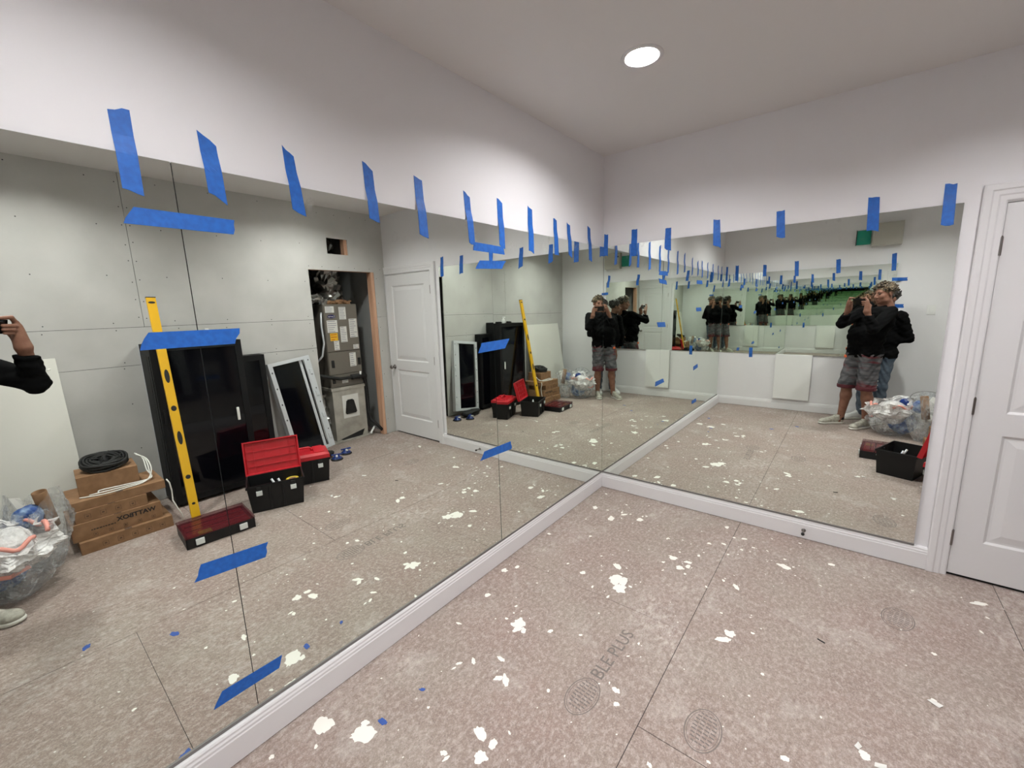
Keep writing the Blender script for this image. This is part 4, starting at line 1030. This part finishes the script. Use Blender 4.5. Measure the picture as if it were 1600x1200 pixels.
# ------------------------------------------------------------------ people: smooth implicit bodies
class Field:
    def __init__(s, lo, hi, h):
        s.h = h; s.lo = np.array(lo, float); s.n = np.ceil((np.array(hi)-s.lo)/h).astype(int)+1
        s.F = np.full(s.n, 0.25); s.ax = [s.lo[i] + h*np.arange(s.n[i]) for i in range(3)]
    def sub(s, lo, hi, mar):
        i0 = np.maximum(0, np.floor((np.minimum(lo, hi)-mar-s.lo)/s.h).astype(int)); i1 = np.minimum(s.n, np.ceil((np.maximum(lo, hi)+mar-s.lo)/s.h).astype(int)+1)
        if np.any(i1 <= i0): return None, None
        sl = tuple(slice(a, b_) for a, b_ in zip(i0, i1))
        X, Y, Z = np.meshgrid(*[s.ax[i][sl[i]] for i in range(3)], indexing='ij')
        return sl, np.stack([X, Y, Z], -1)
    def blend(s, sl, d, k):
        f = s.F[sl]
        if k <= 0: s.F[sl] = np.minimum(f, d); return
        h_ = np.clip(.5+.5*(d-f)/k, 0, 1); s.F[sl] = f*h_ + d*(1-h_) - k*h_*(1-h_)*1.0
    def cone(s, a, b, r1, r2, k=.02):
        a, b = np.array(a, float), np.array(b, float); mar = max(r1, r2)+k+2*s.h
        sl, P = s.sub(a, b, mar)
        if sl is None: return
        ab = b-a; t = np.clip(((P-a)@ab)/max(1e-9, ab@ab), 0, 1)
        d = np.linalg.norm(P-a-t[..., None]*ab, axis=-1) - (r1+(r2-r1)*t)
        s.blend(sl, d, k)
    def ell(s, c, rad, k=.02, rot=None, carve=False):
        c, rad = np.array(c, float), np.array(rad, float); m = rad.max()
        sl, P = s.sub(c-m, c+m, k+2*s.h)
        if sl is None: return
        Q = P-c
        if rot is not None: Q = Q@rot          # columns are local axes
        q = np.linalg.norm(Q/rad, axis=-1); g_ = np.linalg.norm(Q/rad**2, axis=-1)
        d = np.where(g_ > 1e-9, q*(q-1)/np.maximum(g_, 1e-9), -rad.min())
        if carve:
            f = s.F[sl]; d = -d; h_ = np.clip(.5-.5*(d-f)/k, 0, 1); s.F[sl] = f*h_ + d*(1-h_) + k*h_*(1-h_)
        else: s.blend(sl, d, k)
    def cut(s, p, nrm):                        # remove the side nrm points to
        sl, P = s.sub(s.lo, s.lo+s.h*s.n, 0)
        s.F[sl] = np.maximum(s.F[sl], (P-np.array(p))@np.array(nrm))
    def ripple(s, fn):
        sl, P = s.sub(s.lo, s.lo+s.h*s.n, 0); s.F[sl] += fn(P)
    def mesh(s):
        F = s.F.copy(); F[0], F[-1] = 1, 1; F[:, 0], F[:, -1] = 1, 1; F[:, :, 0], F[:, :, -1] = 1, 1
        ins = F < 0; nx, ny, nz = F.shape
        C = np.zeros((nx-1, ny-1, nz-1), int)
        cor = [(i, j, k) for i in (0, 1) for j in (0, 1) for k in (0, 1)]
        for i, j, k in cor: C += ins[i:nx-1+i, j:ny-1+j, k:nz-1+k]
        act = (C > 0) & (C < 8); idx = np.full(act.shape, -1); cells = np.argwhere(act); idx[act] = np.arange(len(cells))
        acc = np.zeros((len(cells), 3)); cnt = np.zeros(len(cells))
        for p in cor:
            for ax in range(3):
                if p[ax] == 1: continue
                q_ = list(p); q_[ax] = 1
                a = F[tuple((cells+np.array(p)).T)]; b_ = F[tuple((cells+np.array(q_)).T)]
                cr = (a < 0) != (b_ < 0); t = np.where(cr, a/np.where(cr, a-b_, 1), 0)
                pos = np.array(p)[None, :]+np.zeros((len(cells), 3)); pos[:, ax] += t
                acc += pos*cr[:, None]; cnt += cr
        V = s.lo + s.h*(cells + acc/np.maximum(cnt, 1)[:, None])
        faces = []
        for ax in range(3):
            a = [slice(None)]*3; b_ = [slice(None)]*3; a[ax] = slice(0, -1); b_[ax] = slice(1, None)
            e = np.argwhere(ins[tuple(a)] != ins[tuple(b_)]); u, v = (ax+1) % 3, (ax+2) % 3
            ok = (e[:, u] > 0) & (e[:, v] > 0) & (e[:, u] < F.shape[u]-1) & (e[:, v] < F.shape[v]-1); e = e[ok]
            du, dv = np.eye(3, dtype=int)[u], np.eye(3, dtype=int)[v]
            q_ = np.stack([idx[tuple((e-du-dv).T)], idx[tuple((e-dv).T)], idx[tuple(e.T)], idx[tuple((e-du).T)]], 1)
            fl = ins[tuple(e.T)]; q_[~fl] = q_[~fl][:, ::-1]; faces.append(q_)
        return V, np.concatenate(faces)
def fmesh(name, parts):
    Vs, Fs, n_ = [], [], 0
    for f in parts:
        V, Q = f.mesh(); Vs.append(V); Fs.append(Q+n_); n_ += len(V)
    V, Q = np.concatenate(Vs), np.concatenate(Fs)
    me = bpy.data.meshes.new(name)
    me.vertices.add(len(V)); me.vertices.foreach_set('co', V.astype(np.float32).ravel())
    me.loops.add(Q.size); me.loops.foreach_set('vertex_index', Q.astype(np.int32).ravel())
    me.polygons.add(len(Q)); me.polygons.foreach_set('loop_start', np.arange(0, Q.size, 4, dtype=np.int32)); me.polygons.foreach_set('loop_total', np.full(len(Q), 4, np.int32))
    me.update(calc_edges=True); me.validate()
    return me
A3 = lambda *v: np.array(v, float)
def unit(v): v = np.array(v, float); return v/np.linalg.norm(v)

def head_fields(c, fwd, h=.0045):
    """c: head centre at ear level, fwd: facing direction"""
    f = unit(fwd); r_ = unit(np.cross(f, (0, 0, 1))); u = np.cross(r_, f); Rm = np.stack([r_, f, u], 1)
    L = lambda x, y, z: c + Rm@A3(x, y, z)
    F = Field(c-.24, c+.19, h)
    F.ell(L(0, -.014, .038), (.076, .095, .086), .02, Rm); F.ell(L(0, .028, -.035), (.061, .070, .084), .03, Rm)
    F.ell(L(0, .066, -.098), (.027, .024, .022), .03, Rm)
    for s_ in (-1, 1):
        F.ell(L(s_*.040, .058, -.028), (.024, .026, .026), .02, Rm); F.ell(L(s_*.046, .02, -.078), (.022, .036, .024), .03, Rm)
        F.ell(L(s_*.079, -.010, -.004), (.009, .020, .033), .008, Rm)
    F.cone(L(-.036, .078, .024), L(.036, .078, .024), .013, .013, .015)
    for s_ in (-1, 1): F.ell(L(s_*.031, .102, .004), (.016, .014, .012), .012, Rm, True)
    F.cone(L(0, .091, .010), L(0, .114, -.032), .009, .013, .010)
    for s_ in (-1, 1): F.ell(L(s_*.013, .102, -.037), (.010, .010, .008), .006, Rm)
    F.cone(L(-.017, .093, -.060), L(.017, .093, -.060), .007, .007, .006); F.cone(L(-.015, .092, -.073), L(.015, .092, -.073), .008, .008, .006)
    F.cone(L(0, -.012, -.06), L(0, -.04, -.20), .058, .066, .03)
    return F, L, Rm
def hair_field(c, L, Rm, seed, thick, curl, n_curl, low):
    F = Field(c-.17, c+.21, .0045)
    F.ell(L(0, -.022, .046+thick*.4), (.078+thick, .094+thick, .084+thick), .01, Rm)
    F.ell(L(0, .105, -.035), (.085, .075, .098), .012, Rm, True)          # face opening
    F.ell(L(0, -.02, -.16), (.16, .16, .105+.03*(1-low)), .012, Rm, True)     # nape
    rr = np.random.RandomState(seed)
    for i in range(n_curl):
        v = rr.normal(size=3); v /= np.linalg.norm(v); v[2] = abs(v[2])*.95 - .22*(v[1] < .2)
        if v[1] > .55 and v[2] < .40: continue
        out_ = rr.uniform(.95, 1.12) if v[2] > .2 else rr.uniform(.94, 1.0)
        P = L(*(A3(0, -.022, .046+thick*.4) + v*A3(.080+thick, .098+thick, .088+thick)*out_))
        rr_ = curl*rr.uniform(.35, 1.15); F.cone(P, P+rr.normal(size=3)*curl*.8, rr_, rr_*.7, .003)
    return F
def beard_field(c, L, Rm):
    F = Field(c-.16, c+.15, .005)
    F.ell(L(0, .030, -.036), (.0635, .0725, .0865), .03, Rm); F.ell(L(0, .067, -.100), (.030, .027, .025), .03, Rm)
    for s_ in (-1, 1): F.ell(L(s_*.046, .02, -.079), (.0245, .0385, .0265), .03, Rm)
    F.ell(L(0, .06, .03), (.11, .08, .082), .006, Rm, True)
    F.cone(L(-.026, .094, -.050), L(.026, .094, -.050), .0055, .0055, .004)
    return F
def hand(points, wrist, elbow_dir, mcps, pips, tips, thumb, h=.0032):
    allp = np.array([wrist]+mcps+pips+tips+thumb); F = Field(allp.min(0)-.05, allp.max(0)+.05, h)
    for i, (m_, p_, t_) in enumerate(zip(mcps, pips, tips)):
        F.cone(wrist, m_, .027, .0135, .018)
    for i, (m_, p_, t_) in enumerate(zip(mcps, pips, tips)):
        r0 = (.0108, .0110, .0104, .0092)[i]; F.cone(m_, p_, r0+.001, r0, .004); F.cone(p_, t_, r0-.0004, r0-.0018, .003)
    F.cone(wrist, thumb[0], .022, .0155, .016); F.cone(thumb[0], thumb[1], .0125, .0105, .006); F.cone(thumb[1], thumb[2], .0105, .009, .004)
    F.cone(wrist, wrist+np.array(elbow_dir)*.07, .029, .031, .012)
    return F
def shoe(t, toe, heel, ms, msole):
    toe, heel = A3(*toe, 0), A3(*heel, 0); f = unit(toe-heel); Ln = np.linalg.norm(toe-heel); r_ = A3(f[1], -f[0], 0); Rm = np.stack([r_, f, A3(0, 0, 1)], 1)
    L = lambda x, y, z: heel + Rm@A3(x, y, z)
    F = Field(np.minimum(toe, heel)-.08, np.maximum(toe, heel)+.16, .005)
    F.cone(L(0, Ln*.20, .052), L(0, Ln*.80, .040), .041, .036, .02); F.ell(L(0, Ln*.80, .038), (.046, .055, .030), .02, Rm); F.ell(L(0, Ln*.17, .055), (.036, .045, .048), .02, Rm)
    F.cone(L(0, Ln*.26, .07), L(0, Ln*.24, .115), .040, .036, .02); F.cone(L(0, Ln*.35, .085), L(0, Ln*.62, .060), .030, .028, .02)
    F.cut(L(0, 0, .020), (0, 0, -1)); F.cut(L(0, 0, .125), (0, 0, 1))
    so = obj('shoe', fmesh('shoe', [F]), ms, t, True)
    F = Field(np.minimum(toe, heel)-.08, np.maximum(toe, heel)+.08, .005)
    F.cone(L(0, Ln*.20, .018), L(0, Ln*.78, .018), .040, .046, .02); F.ell(L(0, Ln*.80, .018), (.048, .060, .022), .01, Rm); F.ell(L(0, Ln*.17, .020), (.039, .050, .024), .01, Rm)
    F.cut(L(0, 0, .030), (0, 0, 1)); F.cut(L(0, 0, .001), (0, 0, -1))
    obj('sole', fmesh('sole', [F]), msole, so, True)
    bm = bmesh.new()
    for i in range(4):
        y = Ln*(.40+.07*i); z = .112-.013*i
        tube([L(-.026, y, z-.012), L(0, y+.006, z+.003), L(.026, y, z-.012)], .0032, 5, bm)
    o = obj('laces', bm, M['solew'], so, True); o['kind'] = 'stuff'
def person(name, lab, S):
    t = thing(name, lab, 'person', (0, 0, 0))
    F_ = unit(S['fwd']); Rr = A3(F_[1], -F_[0], 0)
    hip, chest, neck, hd = [A3(*S[k]) for k in ('hip', 'chest', 'neck', 'head')]
    sh = {s_: A3(*S['sh'+s_]) for s_ in 'lr'}; el = {s_: A3(*S['el'+s_]) for s_ in 'lr'}; wr = {s_: A3(*S['wr'+s_]) for s_ in 'lr'}
    hj = {'l': hip - Rr*.095 - A3(0, 0, .03), 'r': hip + Rr*.095 - A3(0, 0, .03)}
    kn = {s_: A3(*S['kn'+s_]) for s_ in 'lr'}; an = {s_: A3(*S['an'+s_]) for s_ in 'lr'}
    belly = (hip+chest)/2 + F_*S.get('belly', .03)
    lo = np.min([hip, chest]+list(sh.values())+list(el.values())+list(wr.values())+list(kn.values())+list(an.values()), 0)-.2
    hi = np.max([hip, chest, hd]+list(sh.values())+list(el.values())+list(wr.values())+list(kn.values())+list(an.values()), 0)+.2
    def trunk(F, g_, legs=True, arms=True):
        F.cone(hip-Rr*.075, hip+Rr*.075, .115+g_, .115+g_, .04); F.cone(belly-Rr*.07, belly+Rr*.07, .118+g_, .118+g_, .06)
        F.cone(chest-Rr*.09, chest+Rr*.09, .112+g_, .112+g_, .06); F.cone(sh['l']*.9+sh['r']*.1, sh['r']*.9+sh['l']*.1, .062+g_, .062+g_, .05)
        F.cone(neck-A3(0, 0, .06), neck, .07+g_, .055+g_, .04)
        if arms:
            for s_ in 'lr': F.cone(sh[s_], el[s_], .056+g_, .044+g_, .03); F.cone(el[s_], wr[s_], .043+g_, .029+g_, .015)
        if legs:
            for s_ in 'lr':
                F.cone(hj[s_], kn[s_], .088+g_, .058+g_, .04); mid = kn[s_]*.68+an[s_]*.32 - F_*.012
                F.cone(kn[s_], mid, .054+g_, .056+g_, .03); F.cone(mid, an[s_], .054+g_, .034+g_, .03)
    fb = Field(lo, hi, .010); trunk(fb, -.012 if True else 0)
    if S.get('bare_calf'):
        for s_ in 'lr':
            mid = kn[s_]*.68+an[s_]*.32 - F_*.016
            fb.cone(kn[s_], mid, .054, .057, .03); fb.cone(mid, an[s_], .055, .036, .03); fb.cone(an[s_], an[s_]-A3(0, 0, .05)+F_*.03, .036, .036, .02)
    fh, L, Rm = head_fields(hd, S['look'])
    parts = [fb, fh]+S['hands']
    obj('body', fmesh('body', parts), M['skin'], t, True)
    obj('hair', fmesh('hair', [hair_field(hd, L, Rm, S['seed'], S['hair_thick'], S['curl'], S['n_curl'], S.get('low', 0))]), S['hair_mat'], t, True)
    for s_ in (-1, 1):
        F = Field(L(s_*.031, .082, .004)-.025, L(s_*.031, .082, .004)+.025, .003); F.ell(L(s_*.031, .083, .004), (.0125, .0125, .0105), 0, Rm)
        obj('eye', fmesh('eye', [F]), M['eye'], t, True)
        obj('eyebrow', tube([L(s_*.016, .092, .024), L(s_*.032, .090, .029), L(s_*.047, .078, .025)], .0035, 6), S['brow_mat'], t, True)
    if S.get('beard'): obj('beard', fmesh('beard', [beard_field(hd, L, Rm)]), M['beard'], t, True)
    # sweater
    fs = Field(np.array([lo[0], lo[1], S['hem_z']-.05]), hi, .009)
    fs_h = hip.copy()
    fs.cone(hip-Rr*.085, hip+Rr*.085, .128, .128, .04); fs.cone(belly-Rr*.08, belly+Rr*.08, .136, .136, .06); fs.cone(chest-Rr*.09, chest+Rr*.09, .128, .128, .06)
    fs.cone(sh['l']*.92+sh['r']*.08, sh['r']*.92+sh['l']*.08, .072, .072, .05); fs.cone(neck-A3(0, 0, .09), neck-A3(0, 0, .015)-F_*.005, .085, .066, .03)
    for s_ in 'lr':
        cuff = wr[s_]*1.28-el[s_]*.28 if S.get('bare_calf') else wr[s_]*1.05-el[s_]*.05
        fs.cone(sh[s_], el[s_], .072, .058, .03); fs.cone(el[s_], cuff, .057, .040, .015)
    fs.cut(A3(hip[0], hip[1], S['hem_z']), (0, 0, -1)); fs.cut(neck+A3(0, 0, .012), (F_[0]*.25, F_[1]*.25, .97))
    fs.ripple(lambda P: .0035*np.sin(P[..., 2]*75+4*np.sin(P[..., 0]*21)+P[..., 1]*18)+.002*np.sin(P[..., 2]*140-P[..., 0]*60))
    obj('sweater', fmesh('sweater', [fs]), M['sweater'], t, True)
    # trousers or shorts
    top = S['hem_z']+.05
    if S['legwear'] == 'shorts':
        fp = Field(lo, np.array([hi[0], hi[1], top+.05]), .009)
        fp.cone(hip-Rr*.08, hip+Rr*.08, .122, .122, .04)
        hems = {}
        for s_ in 'lr':
            end = kn[s_]*1.0 + A3(0, 0, -.01); hems[s_] = end
            fp.cone(hj[s_], end, .108, .098, .04)
        fp.cut(A3(0, 0, top), (0, 0, 1))
        for s_ in 'lr': pass
        zc_ = min(hems['l'][2], hems['r'][2]); fp.cut(A3(0, 0, zc_-.02), (0, 0, -1))
        fp.ripple(lambda P: .004*np.sin(P[..., 2]*60+5*np.sin(P[..., 0]*25)+P[..., 1]*30))
        sh_ = obj('shorts', fmesh('shorts', [fp]), M['plaid'], t, True)
        fhm = Field(np.minimum(hems['l'], hems['r'])-.16, np.maximum(hems['l'], hems['r'])+.16, .009)
        for s_ in 'lr': fhm.cone(hems[s_]+A3(0, 0, .1), hems[s_]-A3(0, 0, .1), .103, .103, .0)
        fhm.cut(A3(0, 0, zc_-.024), (0, 0, -1)); fhm.cut(A3(0, 0, zc_+.025), (0, 0, 1))
        obj('shorts_hem', fmesh('shorts_hem', [fhm]), M['hem'], sh_, True)
        for s_ in 'lr': obj('sock', tube([an[s_]+A3(0, 0, .02), an[s_]-A3(0, 0, .04)], .042, 14), M['sock'], t, True)
    else:
        fp = Field(lo, np.array([hi[0], hi[1], top+.05]), .009)
        fp.cone(hip-Rr*.08, hip+Rr*.08, .120, .120, .04)
        for s_ in 'lr': fp.cone(hj[s_], kn[s_], .098, .072, .04); fp.cone(kn[s_], an[s_]+A3(0, 0, -.03), .070, .056, .03)
        fp.cut(A3(0, 0, top), (0, 0, 1)); fp.cut(A3(0, 0, .075), (0, 0, -1))
        fp.ripple(lambda P: .004*np.sin(P[..., 2]*55+5*np.sin(P[..., 0]*25)+P[..., 1]*30))
        je = obj('jeans', fmesh('jeans', [fp]), M['jeans'], t, True)
        for s_ in 'lr':
            for dz in (-.03, .03, .085):
                q_ = kn[s_]+F_*.070+A3(0, 0, dz)
                obj('knee_rip', tube([q_-Rr*.035, q_+F_*.008, q_+Rr*.035], .006, 5), M['paper'], je, True)
    for s_ in 'lr': shoe(t, S['toe'+s_], S['heel'+s_], S['shoe_mat'], M['solew'])
    return t, F_, Rr, hip
CL = lambda r_, u, f: CAM + c_r*r_ + c_u*u + c_f*f
# photographer: right and left hands around the phone
wrR = A3(1.768, -3.155, 1.475); wrL = CL(-.100, -.115, -.040); elA = A3(1.84, -3.14, 1.275)
hR = hand(None, wrR, unit(elA-wrR), [CL(.166, .004, .012), CL(.172, -.017, .020), CL(.173, -.037, .020), CL(.170, -.056, .014)],
          [CL(.142, .032, .010), CL(.139, -.010, .024), CL(.139, -.030, .024), CL(.142, -.048, .020)],
          [CL(.104, .026, -.004), CL(.102, -.012, .008), CL(.104, -.032, .008), CL(.110, -.050, .008)], [CL(.178, -.062, -.012), CL(.153, -.042, -.024), CL(.118, -.022, -.023)])
hL = hand(None, wrL, unit(A3(1.545, -3.455, 1.325)-wrL), [CL(-.062, .0, -.004), CL(-.067, -.02, -.002), CL(-.068, -.04, -.004), CL(-.064, -.058, -.008)],
          [CL(-.050, .030, -.002), CL(-.046, -.012, .004), CL(-.046, -.032, .004), CL(-.047, -.050, .001)],
          [CL(-.022, .028, -.012), CL(-.031, -.020, -.006), CL(-.030, -.038, -.006), CL(-.031, -.054, -.008)], [CL(-.070, -.068, -.024), CL(-.045, -.050, -.030), CL(-.012, -.030, -.024)])
pA = dict(fwd=(-.74, .67, 0), look=(-.80, .60, -.10), hip=(1.80, -3.62, .97), chest=(1.865, -3.63, 1.34), neck=(1.915, -3.655, 1.53), head=(1.925, -3.645, 1.68),
          shr=(1.99, -3.44, 1.455), shl=(1.73, -3.72, 1.455), elr=tuple(elA), ell=(1.545, -3.455, 1.325), wrr=wrR, wrl=wrL,
          knr=(1.85, -3.52, .53), knl=(1.66, -3.66, .53), anr=(1.885, -3.58, .10), anl=(1.632, -3.682, .10), toer=(1.735, -3.375), heelr=(1.925, -3.632), toel=(1.40, -3.515), heell=(1.675, -3.725),
          hem_z=.90, legwear='shorts', bare_calf=True, hair_mat=M['hair'], brow_mat=M['beard'], hair_thick=.008, curl=.013, n_curl=560, seed=3, shoe_mat=M['sneaker'], hands=[hR, hL], belly=.05)
personA, FA, RA, hipA = person('person', 'person in black sweater and plaid shorts holding up a phone to photograph', pA)
obj('orange_tag', bx(-.02, .02, -.02, .02, 0, .035, bev=.006), M['orange'], personA).location = tuple(A3(*pA['hip']) + FA*.10 - RA*.155 + A3(0, 0, -.085))
# companion behind
wB_r = A3(1.965, -3.83, 1.06); wB_l = A3(1.80, -4.10, .80)
def simple_hand(w, d, side, up=A3(0, 0, 1)):
    d = unit(d); s_ = unit(np.cross(d, up)); u = np.cross(s_, d)
    m_ = [w+d*.085+s_*x*side for x in (.03, .010, -.010, -.028)]; p_ = [q+d*.04+u*-.010 for q in m_]; t_ = [q+d*.025-u*.022 for q in p_]
    return hand(None, w, -d, m_, p_, t_, [w+d*.035+s_*.035*side, w+d*.065+s_*.05*side-u*.01, w+d*.095+s_*.05*side-u*.015])
pB = dict(fwd=(-.70, .71, 0), look=(-.75, .66, 0), hip=(1.95, -3.955, .93), chest=(1.975, -3.975, 1.30), neck=(1.985, -3.965, 1.48), head=(1.975, -3.935, 1.615),
          shr=(2.11, -3.83, 1.39), shl=(1.84, -4.09, 1.39), elr=(2.205, -3.875, 1.13), ell=(1.77, -4.12, 1.08), wrr=wB_r+A3(.03, -.01, .005), wrl=wB_l,
          knr=(1.995, -3.86, .50), knl=(1.83, -4.05, .50), anr=(2.03, -3.90, .10), anl=(1.85, -4.10, .10), toer=(1.90, -3.73), heelr=(2.055, -3.935), toel=(1.655, -3.985), heell=(1.865, -4.13),
          hem_z=.87, legwear='jeans', hair_mat=M['hairdark'], brow_mat=M['hairdark'], hair_thick=.010, curl=.012, n_curl=200, seed=8, shoe_mat=M['whiteshoe'],
          hands=[simple_hand(wB_r, (-.9, .35, -.1), 1), simple_hand(wB_l, (-.15, .15, -1), 1, A3(-.7, .7, 0))])
person('person', 'person in black sweater and ripped blue jeans standing behind the photographer', pB)
# phone in the photographer's hands
t = thing('phone', 'black smartphone held sideways in the photographer\'s hands', 'phone')
ph = CL(.0635, -.019, -.0085)
t.matrix_world = Matrix(((c_r[0], c_u[0], -c_f[0], ph[0]), (c_r[1], c_u[1], -c_f[1], ph[1]), (c_r[2], c_u[2], -c_f[2], ph[2]), (0, 0, 0, 1)))
obj('phone_body', bx(-.0815, .0815, -.0365, .0365, -.004, .004, bev=.003), M['phone'], t)
obj('phone_screen', bx(-.078, .078, -.034, .034, .0038, .0046), M['screen'], t)
obj('camera_bump', bx(-.079, -.044, -.002, .034, -.0052, -.0038, bev=.0006), M['phone'], t)
for x, y in ((-.0635, .0235), (-.052, .012), (-.070, .006)):
    obj('camera_lens', lathe([(.0075, -.0050), (.0075, -.0058), (.006, -.0060), (0.0, -.0059)], 18, loc=(x, y, 0)), M['blackglass'], t, True)
